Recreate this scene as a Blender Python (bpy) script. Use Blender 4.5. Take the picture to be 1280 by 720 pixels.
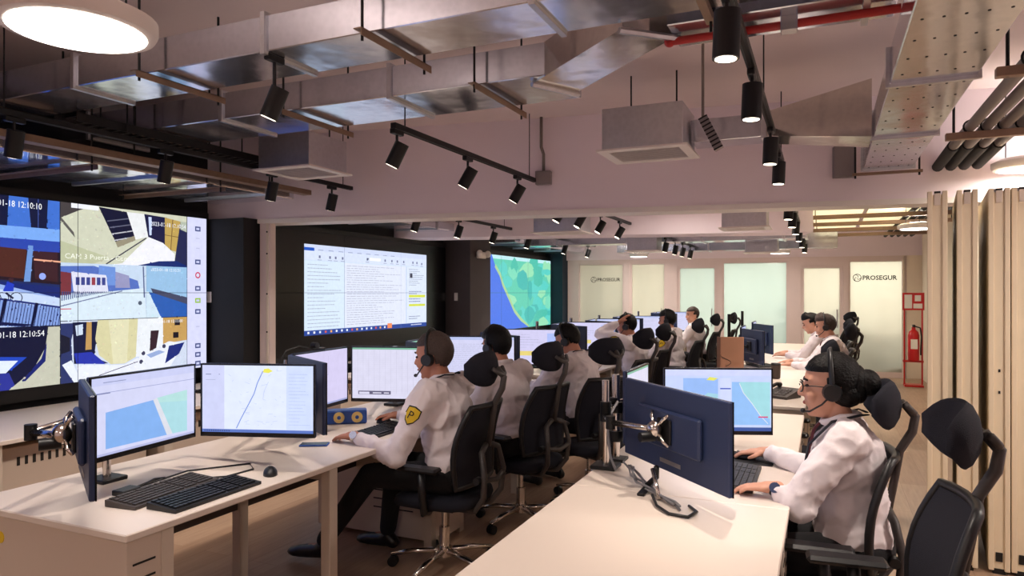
import bpy, bmesh, math, random
from mathutils import Vector, Matrix, noise
random.seed(7)
for o in list(bpy.data.objects):
    bpy.data.objects.remove(o)
SC = bpy.context.scene
COL = SC.collection
PI = math.pi

# ---------------------------------------------------------------- camera
CAM_H = 1.56
YAW = math.atan(390.0 / 870.0)
cam_d = bpy.data.cameras.new('camera')
cam = bpy.data.objects.new('camera', cam_d)
COL.objects.link(cam)
cam_d.sensor_fit = 'HORIZONTAL'
cam_d.sensor_width = 36.0
cam_d.lens = 36.0 * 870.0 / 1280.0
cam_d.shift_y = 6.0 / 1280.0
cam_d.clip_start = 0.05
cam.location = (0, 0, CAM_H)
cam.rotation_euler = (PI / 2, 0, YAW)
SC.camera = cam

# ---------------------------------------------------------------- world and exposure
w = bpy.data.worlds.new('world')
SC.world = w
w.use_nodes = True
w.node_tree.nodes['Background'].inputs[0].default_value = (0.50, 0.52, 0.60, 1)
w.node_tree.nodes['Background'].inputs[1].default_value = 0.2
SC.view_settings.view_transform = 'Standard'
SC.view_settings.look = 'None'
SC.view_settings.gamma = 1.0
SC.view_settings.use_curve_mapping = False
SC.view_settings.exposure = 0.28

LAMP_W = 14.0        # each round ceiling lamp
SPOT_W = 48.0        # each track spotlight
BACK_W = 46.0       # lamps in the rooms behind the glass
WARM = (1.0, 0.87, 0.76)
SCREEN_GAIN = 0.92   # brightness of the screens

# ---------------------------------------------------------------- colour and materials
def lin(c):
    r = []
    for v in c[:3]:
        v = v / 255.0
        r.append(v / 12.92 if v <= 0.04045 else ((v + 0.055) / 1.055) ** 2.4)
    return tuple(r)

def mat(name, col, rough=0.5, metal=0.0, var=0.06, scale=6.0, bump=0.0, bscale=40.0, emit=None, es=0.0, alpha=1.0, spec=0.5, coat=0.0):
    m = bpy.data.materials.new(name)
    m.use_nodes = True
    nt = m.node_tree
    b = nt.nodes['Principled BSDF']
    c = lin(col)
    tc = nt.nodes.new('ShaderNodeTexCoord')
    if var > 0:
        n = nt.nodes.new('ShaderNodeTexNoise')
        n.inputs['Scale'].default_value = scale
        n.inputs['Detail'].default_value = 4
        nt.links.new(tc.outputs['Object'], n.inputs['Vector'])
        mx = nt.nodes.new('ShaderNodeMix')
        mx.data_type = 'RGBA'
        mx.inputs['A'].default_value = (*[x * (1 - var) for x in c], 1)
        mx.inputs['B'].default_value = (*[min(1, x * (1 + var)) for x in c], 1)
        nt.links.new(n.outputs['Fac'], mx.inputs['Factor'])
        nt.links.new(mx.outputs['Result'], b.inputs['Base Color'])
    else:
        b.inputs['Base Color'].default_value = (*c, 1)
    b.inputs['Roughness'].default_value = rough
    b.inputs['Metallic'].default_value = metal
    b.inputs['Specular IOR Level'].default_value = spec
    b.inputs['Alpha'].default_value = alpha
    b.inputs['Coat Weight'].default_value = coat
    if bump > 0:
        n2 = nt.nodes.new('ShaderNodeTexNoise')
        n2.inputs['Scale'].default_value = bscale
        n2.inputs['Detail'].default_value = 3
        nt.links.new(tc.outputs['Object'], n2.inputs['Vector'])
        bp = nt.nodes.new('ShaderNodeBump')
        bp.inputs['Strength'].default_value = bump
        bp.inputs['Distance'].default_value = 0.02
        nt.links.new(n2.outputs['Fac'], bp.inputs['Height'])
        nt.links.new(bp.outputs['Normal'], b.inputs['Normal'])
    if emit:
        b.inputs['Emission Color'].default_value = (*lin(emit), 1)
        b.inputs['Emission Strength'].default_value = es
    return m

def floor_material():
    m = bpy.data.materials.new('wood_floor')
    m.use_nodes = True
    nt = m.node_tree
    b = nt.nodes['Principled BSDF']
    tc = nt.nodes.new('ShaderNodeTexCoord')
    mp = nt.nodes.new('ShaderNodeMapping')
    mp.inputs['Rotation'].default_value = (0, 0, PI / 2)
    nt.links.new(tc.outputs['Object'], mp.inputs['Vector'])
    br = nt.nodes.new('ShaderNodeTexBrick')
    br.offset = 0.37
    br.inputs['Scale'].default_value = 1.0
    br.inputs['Brick Width'].default_value = 1.3
    br.inputs['Row Height'].default_value = 0.19
    br.inputs['Mortar Size'].default_value = 0.0012
    br.inputs['Color1'].default_value = (*lin((184, 156, 132)), 1)
    br.inputs['Color2'].default_value = (*lin((168, 138, 114)), 1)
    br.inputs['Mortar'].default_value = (*lin((140, 108, 84)), 1)
    nt.links.new(mp.outputs['Vector'], br.inputs['Vector'])
    mp2 = nt.nodes.new('ShaderNodeMapping')
    mp2.inputs['Scale'].default_value = (14, 1.2, 1)
    nt.links.new(tc.outputs['Object'], mp2.inputs['Vector'])
    n = nt.nodes.new('ShaderNodeTexNoise')
    n.inputs['Scale'].default_value = 3
    n.inputs['Detail'].default_value = 6
    nt.links.new(mp2.outputs['Vector'], n.inputs['Vector'])
    mx = nt.nodes.new('ShaderNodeMix')
    mx.data_type = 'RGBA'
    mx.blend_type = 'MULTIPLY'
    mx.inputs['Factor'].default_value = 0.45
    cr = nt.nodes.new('ShaderNodeValToRGB')
    cr.color_ramp.elements[0].position = 0.3
    cr.color_ramp.elements[0].color = (0.55, 0.5, 0.46, 1)
    cr.color_ramp.elements[1].position = 0.75
    cr.color_ramp.elements[1].color = (1, 1, 1, 1)
    nt.links.new(n.outputs['Fac'], cr.inputs['Fac'])
    nt.links.new(br.outputs['Color'], mx.inputs['A'])
    nt.links.new(cr.outputs['Color'], mx.inputs['B'])
    nt.links.new(mx.outputs['Result'], b.inputs['Base Color'])
    b.inputs['Roughness'].default_value = 0.42
    return m

def galvanised(name, col=(186, 182, 178), rough=0.33):
    m = bpy.data.materials.new(name)
    m.use_nodes = True
    nt = m.node_tree
    b = nt.nodes['Principled BSDF']
    tc = nt.nodes.new('ShaderNodeTexCoord')
    v = nt.nodes.new('ShaderNodeTexVoronoi')
    v.inputs['Scale'].default_value = 38
    nt.links.new(tc.outputs['Object'], v.inputs['Vector'])
    n = nt.nodes.new('ShaderNodeTexNoise')
    n.inputs['Scale'].default_value = 2.2
    n.inputs['Detail'].default_value = 3
    nt.links.new(tc.outputs['Object'], n.inputs['Vector'])
    mx = nt.nodes.new('ShaderNodeMix')
    mx.data_type = 'RGBA'
    c = lin(col)
    mx.inputs['A'].default_value = (*[x * 0.78 for x in c], 1)
    mx.inputs['B'].default_value = (*[min(1, x * 1.15) for x in c], 1)
    ad = nt.nodes.new('ShaderNodeMath')
    ad.operation = 'MULTIPLY_ADD'
    ad.inputs[1].default_value = 0.35
    nt.links.new(v.outputs['Distance'], ad.inputs[0])
    nt.links.new(n.outputs['Fac'], ad.inputs[2])
    nt.links.new(ad.outputs[0], mx.inputs['Factor'])
    nt.links.new(mx.outputs['Result'], b.inputs['Base Color'])
    b.inputs['Metallic'].default_value = 0.92
    mr = nt.nodes.new('ShaderNodeMath')
    mr.operation = 'MULTIPLY_ADD'
    mr.inputs[1].default_value = 0.18
    mr.inputs[2].default_value = rough - 0.09
    nt.links.new(n.outputs['Fac'], mr.inputs[0])
    nt.links.new(mr.outputs[0], b.inputs['Roughness'])
    bp = nt.nodes.new('ShaderNodeBump')
    bp.inputs['Strength'].default_value = 0.16
    bp.inputs['Distance'].default_value = 0.04
    nt.links.new(n.outputs['Fac'], bp.inputs['Height'])
    nt.links.new(bp.outputs['Normal'], b.inputs['Normal'])
    return m

def screen_material():
    m = bpy.data.materials.new('screen_picture')
    m.use_nodes = True
    nt = m.node_tree
    b = nt.nodes['Principled BSDF']
    a = nt.nodes.new('ShaderNodeVertexColor')
    a.layer_name = 'Col'
    b.inputs['Base Color'].default_value = (0.01, 0.01, 0.012, 1)
    b.inputs['Roughness'].default_value = 0.35
    b.inputs['Specular IOR Level'].default_value = 0.2
    tc = nt.nodes.new('ShaderNodeTexCoord')
    n = nt.nodes.new('ShaderNodeTexNoise')
    n.inputs['Scale'].default_value = 22
    n.inputs['Detail'].default_value = 6
    nt.links.new(tc.outputs['Object'], n.inputs['Vector'])
    mr = nt.nodes.new('ShaderNodeMapRange')
    mr.inputs['From Min'].default_value = 0.3
    mr.inputs['From Max'].default_value = 0.7
    mr.inputs['To Min'].default_value = 0.95
    mr.inputs['To Max'].default_value = 1.03
    nt.links.new(n.outputs['Fac'], mr.inputs['Value'])
    mx = nt.nodes.new('ShaderNodeVectorMath')
    mx.operation = 'SCALE'
    nt.links.new(a.outputs['Color'], mx.inputs[0])
    nt.links.new(mr.outputs['Result'], mx.inputs['Scale'])
    nt.links.new(mx.outputs['Vector'], b.inputs['Emission Color'])
    b.inputs['Emission Strength'].default_value = SCREEN_GAIN
    return m

def frosted(name, col, clear):
    m = bpy.data.materials.new(name)
    m.use_nodes = True
    nt = m.node_tree
    out = nt.nodes['Material Output']
    nt.nodes.remove(nt.nodes['Principled BSDF'])
    tl = nt.nodes.new('ShaderNodeBsdfTranslucent')
    tl.inputs['Color'].default_value = (*lin(col), 1)
    tr = nt.nodes.new('ShaderNodeBsdfTransparent')
    tr.inputs['Color'].default_value = (*lin(col), 1)
    gl = nt.nodes.new('ShaderNodeBsdfGlossy')
    gl.inputs['Roughness'].default_value = 0.12
    n = nt.nodes.new('ShaderNodeTexNoise')
    n.inputs['Scale'].default_value = 0.9
    mm = nt.nodes.new('ShaderNodeMath')
    mm.operation = 'MULTIPLY_ADD'
    mm.inputs[1].default_value = 0.25
    mm.inputs[2].default_value = clear - 0.12
    nt.links.new(n.outputs['Fac'], mm.inputs[0])
    x1 = nt.nodes.new('ShaderNodeMixShader')
    nt.links.new(mm.outputs[0], x1.inputs['Fac'])
    nt.links.new(tl.outputs[0], x1.inputs[1])
    nt.links.new(tr.outputs[0], x1.inputs[2])
    x2 = nt.nodes.new('ShaderNodeMixShader')
    x2.inputs['Fac'].default_value = 0.05
    nt.links.new(x1.outputs[0], x2.inputs[1])
    nt.links.new(gl.outputs[0], x2.inputs[2])
    nt.links.new(x2.outputs[0], out.inputs['Surface'])
    return m

M = {}
M['floor'] = floor_material()
M['slab'] = mat('ceiling_paint', (232, 216, 214), 0.9, var=0.1, scale=1.5, bump=0.15, bscale=8)
M['wall'] = mat('painted_wall', (240, 226, 232), 0.85, var=0.04, scale=2)
M['cream'] = mat('cream_wall', (236, 222, 202), 0.8, var=0.03)
M['black_wall'] = mat('black_wall', (9, 9, 14), 0.7, var=0.2)
M['navy_wall'] = mat('dark_teal_wall', (16, 40, 58), 0.7, var=0.15)
M['brown_wall'] = mat('dark_taupe_wall', (72, 64, 66), 0.8, var=0.08)
M['desk'] = mat('white_laminate', (226, 212, 200), 0.38, var=0.02, scale=3)
M['desk_side'] = mat('beige_laminate', (206, 188, 172), 0.5, var=0.03, scale=3)
M['leg'] = mat('painted_steel_leg', (205, 190, 174), 0.45, var=0.03)
M['modesty'] = mat('taupe_panel', (74, 62, 56), 0.6, var=0.05)
M['slot'] = mat('dark_slot', (30, 26, 24), 0.8, var=0.1)
M['galv'] = galvanised('galvanised_steel', (206, 210, 220), 0.15)
M['galv_wall'] = galvanised('mirror_galvanised_steel', (216, 218, 226), 0.10)
M['galv2'] = galvanised('dull_galvanised_steel', (200, 200, 204), 0.32)
M['bright_galv'] = galvanised('bright_foil_duct', (214, 208, 200), 0.14)
M['strut'] = mat('rusty_strut', (150, 124, 104), 0.5, 0.6, var=0.2, scale=20)
M['black_metal'] = mat('black_metal', (16, 16, 18), 0.45, 0.2, var=0.1)
M['black_plastic'] = mat('black_plastic', (20, 20, 23), 0.42, var=0.1, bump=0.05, bscale=200)
M['grey_plastic'] = mat('graphite_plastic', (66, 60, 58), 0.5, var=0.1)
M['housing'] = mat('monitor_housing', (40, 53, 88), 0.42, var=0.08)
M['bezel'] = mat('monitor_bezel', (6, 6, 9), 0.25, var=0.1)
M['chair_fabric'] = mat('black_chair_fabric', (20, 19, 21), 0.9, var=0.2, scale=60, bump=0.3, bscale=400)
M['chair_navy'] = mat('navy_chair_fabric', (17, 18, 32), 0.9, var=0.2, scale=60, bump=0.3, bscale=400)
M['chair_mesh'] = mat('black_chair_mesh', (18, 17, 18), 0.85, var=0.2, scale=120, alpha=0.9)
M['chrome'] = mat('polished_aluminium', (214, 206, 198), 0.16, 1.0, var=0.04)
M['alu'] = mat('satin_aluminium', (176, 172, 172), 0.35, 0.9, var=0.06)
M['panel'] = mat('cream_partition', (238, 222, 192), 0.5, var=0.02, scale=2)
M['panel_edge'] = mat('partition_edge', (226, 212, 196), 0.4, var=0.02)
M['white_paint'] = mat('white_paint', (236, 228, 222), 0.5, var=0.02)
M['frame_white'] = mat('white_frame', (226, 208, 204), 0.45, var=0.03)
M['red_pipe'] = mat('red_pipe', (176, 32, 28), 0.4, var=0.1)
M['red'] = mat('extinguisher_red', (196, 22, 26), 0.3, var=0.05)
M['black_pipe'] = mat('black_insulation', (28, 26, 26), 0.8, var=0.2)
M['grey_pipe'] = mat('grey_conduit', (128, 118, 112), 0.5, 0.3, var=0.1)
M['box_grey'] = mat('grey_box', (140, 130, 130), 0.6, var=0.05)
M['lamp'] = mat('lamp_diffuser', (255, 250, 244), 0.6, var=0.0, emit=(255, 246, 234), es=9.0)
M['lens'] = mat('spot_lens', (255, 246, 236), 0.4, var=0.0, emit=(255, 238, 214), es=7.0)
M['pane_y'] = frosted('frosted_glass_warm', (238, 240, 230), 0.4)
M['pane_c'] = frosted('frosted_glass_cool', (228, 242, 238), 0.4)
M['ink'] = mat('black_lettering', (18, 19, 18), 0.6, var=0.0)
M['paper'] = mat('white_paper', (240, 236, 230), 0.8, var=0.02)
M['cardboard'] = mat('brown_cardboard', (168, 124, 100), 0.85, var=0.06)
M['shirt'] = mat('white_shirt', (232, 222, 224), 0.85, var=0.03, bump=0.55, bscale=7)
M['trousers'] = mat('black_trousers', (18, 18, 22), 0.9, var=0.2, bump=0.3, bscale=14)
M['shoe'] = mat('black_shoe', (14, 14, 16), 0.35, var=0.1)
M['skin1'] = mat('skin_light', (206, 152, 126), 0.55, var=0.05, scale=20)
M['skin2'] = mat('skin_medium', (184, 124, 98), 0.55, var=0.05, scale=20)
M['hair_black'] = mat('black_hair', (11, 9, 10), 0.5, var=0.4, scale=70, bump=0.35, bscale=120, spec=.2)
M['hair_brown'] = mat('dark_brown_hair', (66, 50, 44), 0.6, var=0.4, scale=70, bump=0.6, bscale=120)
M['eye'] = mat('dark_eye', (24, 16, 14), 0.25, var=0.0)
M['lip'] = mat('lips', (170, 92, 84), 0.5, var=0.05)
M['yellow'] = mat('yellow_patch', (226, 188, 40), 0.7, var=0.05)
M['tie'] = mat('dark_red_tie', (92, 34, 44), 0.7, var=0.1)
M['lanyard'] = mat('dark_lanyard', (26, 26, 36), 0.8, var=0.1)
M['steel'] = mat('watch_steel', (200, 198, 196), 0.25, 0.9, var=0.05)
M['blue_plastic'] = mat('blue_tray', (34, 78, 160), 0.4, var=0.08)
M['gold'] = mat('gold_disc', (226, 196, 120), 0.35, 0.4, var=0.08)
M['cable'] = mat('grey_cable', (130, 128, 132), 0.5, var=0.05)
M['screen'] = screen_material()
M['floor_mat'] = mat('black_mouse_mat', (24, 24, 28), 0.8, var=0.1)
M['lit_panel'] = mat('glowing_cream_board', (250, 240, 206), 0.8, var=0.02, emit=(250, 236, 190), es=.75)  # boards given a glow of their own so they look lit
M['sofa'] = mat('taupe_sofa', (150, 132, 116), 0.9, var=0.05)

# ---------------------------------------------------------------- mesh building
class MB:
    def __init__(s):
        s.v = []
        s.f = []
    def add(s, vs, fs):
        n = len(s.v)
        s.v += [tuple(v) for v in vs]
        s.f += [tuple(i + n for i in f) for f in fs]
        return s
    def box(s, x0, y0, z0, x1, y1, z1, b=0.0):
        return s.obox(((x0 + x1) / 2, (y0 + y1) / 2, (z0 + z1) / 2), (abs(x1 - x0), abs(y1 - y0), abs(z1 - z0)), None, b)
    def obox(s, c, d, R=None, b=0.0):
        c = Vector(c)
        hx, hy, hz = d[0] / 2, d[1] / 2, d[2] / 2
        b = min(b, hx * 0.9, hy * 0.9, hz * 0.9)
        if b <= 0:
            P = [(sx * hx, sy * hy, sz * hz) for sx in (-1, 1) for sy in (-1, 1) for sz in (-1, 1)]
            F = [(0, 1, 3, 2), (4, 6, 7, 5), (0, 4, 5, 1), (2, 3, 7, 6), (0, 2, 6, 4), (1, 5, 7, 3)]
        else:
            P = []
            idx = {}
            for sx in (-1, 1):
                for sy in (-1, 1):
                    for sz in (-1, 1):
                        for k in range(3):
                            q = [sx * (hx - b), sy * (hy - b), sz * (hz - b)]
                            q[k] = (sx * hx, sy * hy, sz * hz)[k]
                            idx[(sx, sy, sz, k)] = len(P)
                            P.append(tuple(q))
            F = []
            for k in range(3):
                a, c2 = [i for i in range(3) if i != k]
                for sg in (-1, 1):
                    loop = []
                    for sa, sc in ((-1, -1), (1, -1), (1, 1), (-1, 1)):
                        t = [0, 0, 0]
                        t[k] = sg
                        t[a] = sa
                        t[c2] = sc
                        loop.append(idx[(t[0], t[1], t[2], k)])
                    F.append(tuple(loop))
                for sa in (-1, 1):
                    for sc in (-1, 1):
                        t0 = [0, 0, 0]
                        t0[a] = sa
                        t0[c2] = sc
                        l = []
                        for kk, sg in ((a, -1), (a, 1), (c2, 1), (c2, -1)):
                            t = list(t0)
                            t[k] = sg
                            l.append(idx[(t[0], t[1], t[2], kk)])
                        F.append(tuple(l))
            for sx in (-1, 1):
                for sy in (-1, 1):
                    for sz in (-1, 1):
                        F.append(tuple(idx[(sx, sy, sz, k)] for k in range(3)))
        if R is not None:
            P = [R @ Vector(p) for p in P]
        return s.add([Vector(p) + c for p in P], F)
    def cyl(s, p0, p1, r, r1=None, n=12, caps=True):
        p0, p1 = Vector(p0), Vector(p1)
        r1 = r if r1 is None else r1
        d = (p1 - p0).normalized()
        a = d.orthogonal().normalized()
        b = d.cross(a)
        V = []
        for p, rr in ((p0, r), (p1, r1)):
            for i in range(n):
                t = 2 * PI * i / n
                V.append(p + a * (rr * math.cos(t)) + b * (rr * math.sin(t)))
        F = [(i, (i + 1) % n, n + (i + 1) % n, n + i) for i in range(n)]
        if caps:
            F.append(tuple(range(n - 1, -1, -1)))
            F.append(tuple(range(n, 2 * n)))
        return s.add(V, F)
    def tube(s, pts, r, n=8, closed=False, flat=None):
        pts = [Vector(p) for p in pts]
        m = len(pts)
        V = []
        prev = None
        for i, p in enumerate(pts):
            if closed:
                d = pts[(i + 1) % m] - pts[i - 1]
            else:
                d = pts[min(i + 1, m - 1)] - pts[max(i - 1, 0)]
            d.normalize()
            if prev is None:
                a = d.orthogonal().normalized()
                if abs(d.z) < 0.95:
                    a = d.cross(Vector((0, 0, 1))).normalized()
            else:
                a = (prev - d * prev.dot(d))
                a = a.normalized() if a.length > 1e-6 else d.orthogonal().normalized()
            prev = a
            b = d.cross(a)
            rr = r[i] if isinstance(r, (list, tuple)) else r
            for k in range(n):
                t = 2 * PI * k / n
                V.append(p + a * (rr * math.cos(t)) + b * (rr * (flat or 1.0) * math.sin(t)))
        F = []
        for i in range(m if closed else m - 1):
            j = (i + 1) % m
            for k in range(n):
                F.append((i * n + k, i * n + (k + 1) % n, j * n + (k + 1) % n, j * n + k))
        if not closed:
            F.append(tuple(range(n - 1, -1, -1)))
            F.append(tuple((m - 1) * n + k for k in range(n)))
        return s.add(V, F)
    def lathe(s, prof, c=(0, 0, 0), n=24, R=None):
        V = []
        c = Vector(c)
        for (r, z) in prof:
            for i in range(n):
                t = 2 * PI * i / n
                p = Vector((r * math.cos(t), r * math.sin(t), z))
                V.append((R @ p if R is not None else p) + c)
        F = []
        m = len(prof)
        for j in range(m - 1):
            for i in range(n):
                F.append((j * n + i, j * n + (i + 1) % n, (j + 1) * n + (i + 1) % n, (j + 1) * n + i))
        if prof[0][0] > 1e-5:
            F.append(tuple(range(n - 1, -1, -1)))
        if prof[-1][0] > 1e-5:
            F.append(tuple((m - 1) * n + i for i in range(n)))
        return s.add(V, F)
    def ell(s, c, r, R=None, n=16, m=10):
        prof = []
        V = [Vector((0, 0, -1))]
        for j in range(1, m):
            a = -PI / 2 + PI * j / m
            for i in range(n):
                t = 2 * PI * i / n
                V.append(Vector((math.cos(a) * math.cos(t), math.cos(a) * math.sin(t), math.sin(a))))
        V.append(Vector((0, 0, 1)))
        F = []
        for i in range(n):
            F.append((0, 1 + (i + 1) % n, 1 + i))
        for j in range(m - 2):
            for i in range(n):
                F.append((1 + j * n + i, 1 + j * n + (i + 1) % n, 1 + (j + 1) * n + (i + 1) % n, 1 + (j + 1) * n + i))
        t0 = 1 + (m - 2) * n
        for i in range(n):
            F.append((t0 + i, t0 + (i + 1) % n, t0 + n))
        P = [Vector((v.x * r[0], v.y * r[1], v.z * r[2])) for v in V]
        if R is not None:
            P = [R @ p for p in P]
        c = Vector(c)
        return s.add([p + c for p in P], F)
    def cap(s, p0, p1, r0, r1=None, n=12):
        p0, p1 = Vector(p0), Vector(p1)
        r1 = r0 if r1 is None else r1
        d = p1 - p0
        L = d.length
        d.normalize()
        a = d.orthogonal().normalized()
        b = d.cross(a)
        V = [p0 - d * r0]
        rings = []
        for k in (1, 2, 3):
            an = PI / 2 * k / 3
            rings.append((p0 - d * (r0 * math.cos(an)), r0 * math.sin(an)))
        for k in (0, 1, 2):
            an = PI / 2 * k / 3
            rings.append((p1 + d * (r1 * math.sin(an)), r1 * math.cos(an)))
        for p, rr in rings:
            for i in range(n):
                t = 2 * PI * i / n
                V.append(p + a * (rr * math.cos(t)) + b * (rr * math.sin(t)))
        V.append(p1 + d * r1)
        F = []
        for i in range(n):
            F.append((0, 1 + (i + 1) % n, 1 + i))
        for j in range(len(rings) - 1):
            for i in range(n):
                F.append((1 + j * n + i, 1 + j * n + (i + 1) % n, 1 + (j + 1) * n + (i + 1) % n, 1 + (j + 1) * n + i))
        t0 = 1 + (len(rings) - 1) * n
        for i in range(n):
            F.append((t0 + i, t0 + (i + 1) % n, t0 + n))
        return s.add(V, F)
    def prism(s, poly, z0, z1):
        n = len(poly)
        V = [(p[0], p[1], z0) for p in poly] + [(p[0], p[1], z1) for p in poly]
        F = [tuple(range(n - 1, -1, -1)), tuple(range(n, 2 * n))]
        F += [(i, (i + 1) % n, n + (i + 1) % n, n + i) for i in range(n)]
        return s.add(V, F)
    def mesh(s, name):
        me = bpy.data.meshes.new(name)
        me.from_pydata(s.v, [], s.f)
        bm = bmesh.new()
        bm.from_mesh(me)
        bmesh.ops.recalc_face_normals(bm, faces=bm.faces)
        bm.to_mesh(me)
        bm.free()
        return me
    def build(s, name, m, parent=None, smooth=False):
        me = s.mesh(name)
        me.materials.append(M[m] if isinstance(m, str) else m)
        if smooth:
            me.polygons.foreach_set('use_smooth', [True] * len(me.polygons))
            if smooth == 'auto':
                me.set_sharp_from_angle(angle=math.radians(40))
        o = bpy.data.objects.new(name, me)
        COL.objects.link(o)
        if parent is not None:
            o.parent = parent
        return o

def tag(o, label=None, cat=None, group=None, kind=None):
    if label:
        o['label'] = label
    if cat:
        o['category'] = cat
    if group:
        o['group'] = group
    if kind:
        o['kind'] = kind
    return o

def thing(name, label, cat, loc=(0, 0, 0), rz=0.0, group=None):
    o = bpy.data.objects.new(name, None)
    o.empty_display_size = 0.1
    COL.objects.link(o)
    o.location = loc
    o.rotation_euler = (0, 0, rz)
    return tag(o, label, cat, group)

def copy_tree(o, parent=None, label=None):
    c = o.copy()
    COL.objects.link(c)
    c.parent = parent
    for ch in list(o.children):
        copy_tree(ch, c)
    if label:
        c['label'] = label
    return c

def rotz(a):
    return Matrix.Rotation(a, 3, 'Z')
def roty(a):
    return Matrix.Rotation(a, 3, 'Y')
def rotx(a):
    return Matrix.Rotation(a, 3, 'X')

# small side scene where lettering and fused bodies are evaluated
WORK = bpy.data.scenes.new('workshop')
def baked(o):
    WORK.collection.objects.link(o)
    vl = WORK.view_layers[0]
    vl.update()
    dg = vl.depsgraph
    return bpy.data.meshes.new_from_object(o.evaluated_get(dg), depsgraph=dg)

# ---------------------------------------------------------------- lettering and screen pictures
_glyph = {}
def text_geom(txt, bold=0.0):
    if (txt, bold) in _glyph:
        return _glyph[(txt, bold)]
    cu = bpy.data.curves.new('lettering', 'FONT')
    cu.body = txt
    cu.size = 1.0
    cu.resolution_u = 2
    cu.offset = bold
    o = bpy.data.objects.new('lettering', cu)
    me = baked(o)
    vs = [(v.co.x, v.co.y) for v in me.vertices]
    fs = [tuple(p.vertices) for p in me.polygons]
    bpy.data.objects.remove(o)
    bpy.data.curves.remove(cu)
    bpy.data.meshes.remove(me)
    _glyph[(txt, bold)] = (vs, fs)
    return vs, fs

class Canvas:
    """flat picture on a screen: u to the right, v up, both in metres"""
    def __init__(s, origin, u, v, n, W, H):
        s.o, s.u, s.vv, s.n = Vector(origin), Vector(u), Vector(v), Vector(n)
        s.W, s.H = W, H
        s.k = 0
        s.v, s.f, s.c = [], [], []
        s.reg = []
    def _p(s, a, b):
        return s.o + s.u * (a * s.W) + s.vv * (b * s.H) + s.n * (0.0004 + s.k * 0.00003)
    def poly(s, pts, col):
        n = len(s.v)
        pts = [(min(1, max(0, p[0])), min(1, max(0, p[1]))) for p in pts]
        s.v += [s._p(*p) for p in pts]
        s.reg.append((pts, col))
        s.f.append(tuple(range(n, n + len(pts))))
        s.c.append(col)
        s.k += 1
        return s
    def rect(s, a0, b0, a1, b1, col):
        return s.poly([(a0, b0), (a1, b0), (a1, b1), (a0, b1)], col)
    def line(s, pts, w, col):
        asp = s.W / s.H
        for (p, q) in zip(pts[:-1], pts[1:]):
            dx, dy = (q[0] - p[0]) * asp, q[1] - p[1]
            L = math.hypot(dx, dy) or 1
            nx, ny = -dy / L * w / 2 / asp, dx / L * w / 2
            s.poly([(p[0] + nx, p[1] + ny), (q[0] + nx, q[1] + ny), (q[0] - nx, q[1] - ny), (p[0] - nx, p[1] - ny)], col)
            s.k -= 1
        s.k += 1
        return s
    def disc(s, a, b, r, col, n=12):
        asp = s.W / s.H
        return s.poly([(a + r / asp * math.cos(2 * PI * i / n), b + r * math.sin(2 * PI * i / n)) for i in range(n)], col)
    def text(s, txt, a, b, h, col, wide=1.0):
        vs, fs = text_geom(txt)
        asp = s.W / s.H
        n = len(s.v)
        up = s.n * 0.0012
        s.v += [s._p(a + x * h / asp * wide, b + y * h) + up for x, y in vs]
        for f in fs:
            s.f.append(tuple(i + n for i in f))
            s.c.append(col)
        s.k += 1
        return s
    def textlines(s, a0, b0, a1, b1, rows, col, seed=0, h=0.3):
        rnd = random.Random(seed)
        dy = (b1 - b0) / rows
        for i in range(rows):
            y = b1 - (i + 0.6) * dy
            x = a0
            e = a0 + (a1 - a0) * rnd.uniform(0.45, 1)
            while x < e:
                wd = rnd.uniform(0.02, 0.09) * (a1 - a0)
                s.rect(x, y, min(x + wd, e), y + dy * h, col)
                s.k -= 1
                x += wd + 0.012 * (a1 - a0)
        s.k += 1
        return s
    def speckle(s, a0, b0, a1, b1, count, size, amp, seed=1):
        rnd = random.Random(seed)
        asp = s.W / s.H
        base = list(s.reg)
        for _ in range(count):
            x, y = rnd.uniform(a0, a1), rnd.uniform(b0, b1)
            col = None
            for pts, cc in reversed(base):
                ins = False
                j = len(pts) - 1
                for i in range(len(pts)):
                    if (pts[i][1] > y) != (pts[j][1] > y) and x < (pts[j][0] - pts[i][0]) * (y - pts[i][1]) / (pts[j][1] - pts[i][1]) + pts[i][0]:
                        ins = not ins
                    j = i
                if ins:
                    col = cc
                    break
            if col is None:
                continue
            k = 1 + rnd.uniform(-amp, amp)
            r = size * rnd.uniform(.4, 1.4)
            an = rnd.uniform(0, PI)
            el = rnd.uniform(.25, .8)
            pts = []
            for i in range(6):
                t = i * PI / 3
                px, py = r * math.cos(t), r * el * math.sin(t)
                pts.append((x + (px * math.cos(an) - py * math.sin(an)) / asp, y + px * math.sin(an) + py * math.cos(an)))
            s.poly(pts, tuple(max(0, min(255, q * k + rnd.uniform(-6, 6))) for q in col))
            s.k -= 1 if _ % 200 else 0
        return s
    def build(s, name, parent=None):
        me = bpy.data.meshes.new(name)
        me.from_pydata(s.v, [], s.f)
        at = me.color_attributes.new('Col', 'FLOAT_COLOR', 'CORNER')
        i = 0
        buf = []
        for f, c in zip(s.f, s.c):
            l = lin(c)
            for _ in f:
                buf += [l[0], l[1], l[2], 1.0]
        at.data.foreach_set('color', buf)
        me.materials.append(M['screen'])
        o = bpy.data.objects.new(name, me)
        COL.objects.link(o)
        if parent is not None:
            o.parent = parent
        return o

def lettering(name, txt, origin, u, v, size, m, parent=None, bold=0.0):
    vs, fs = text_geom(txt, bold)
    o0, u, v = Vector(origin), Vector(u), Vector(v)
    mb = MB()
    mb.add([o0 + u * (x * size) + v * (y * size) for x, y in vs], fs)
    return mb.build(name, m, parent)

# ================================================================ THE ROOM
CEIL = 3.0
def struct(name, mb, m, label, parent=None):
    o = mb.build(name, m, parent)
    if parent is None:
        tag(o, label, kind='structure')
    return o

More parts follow.
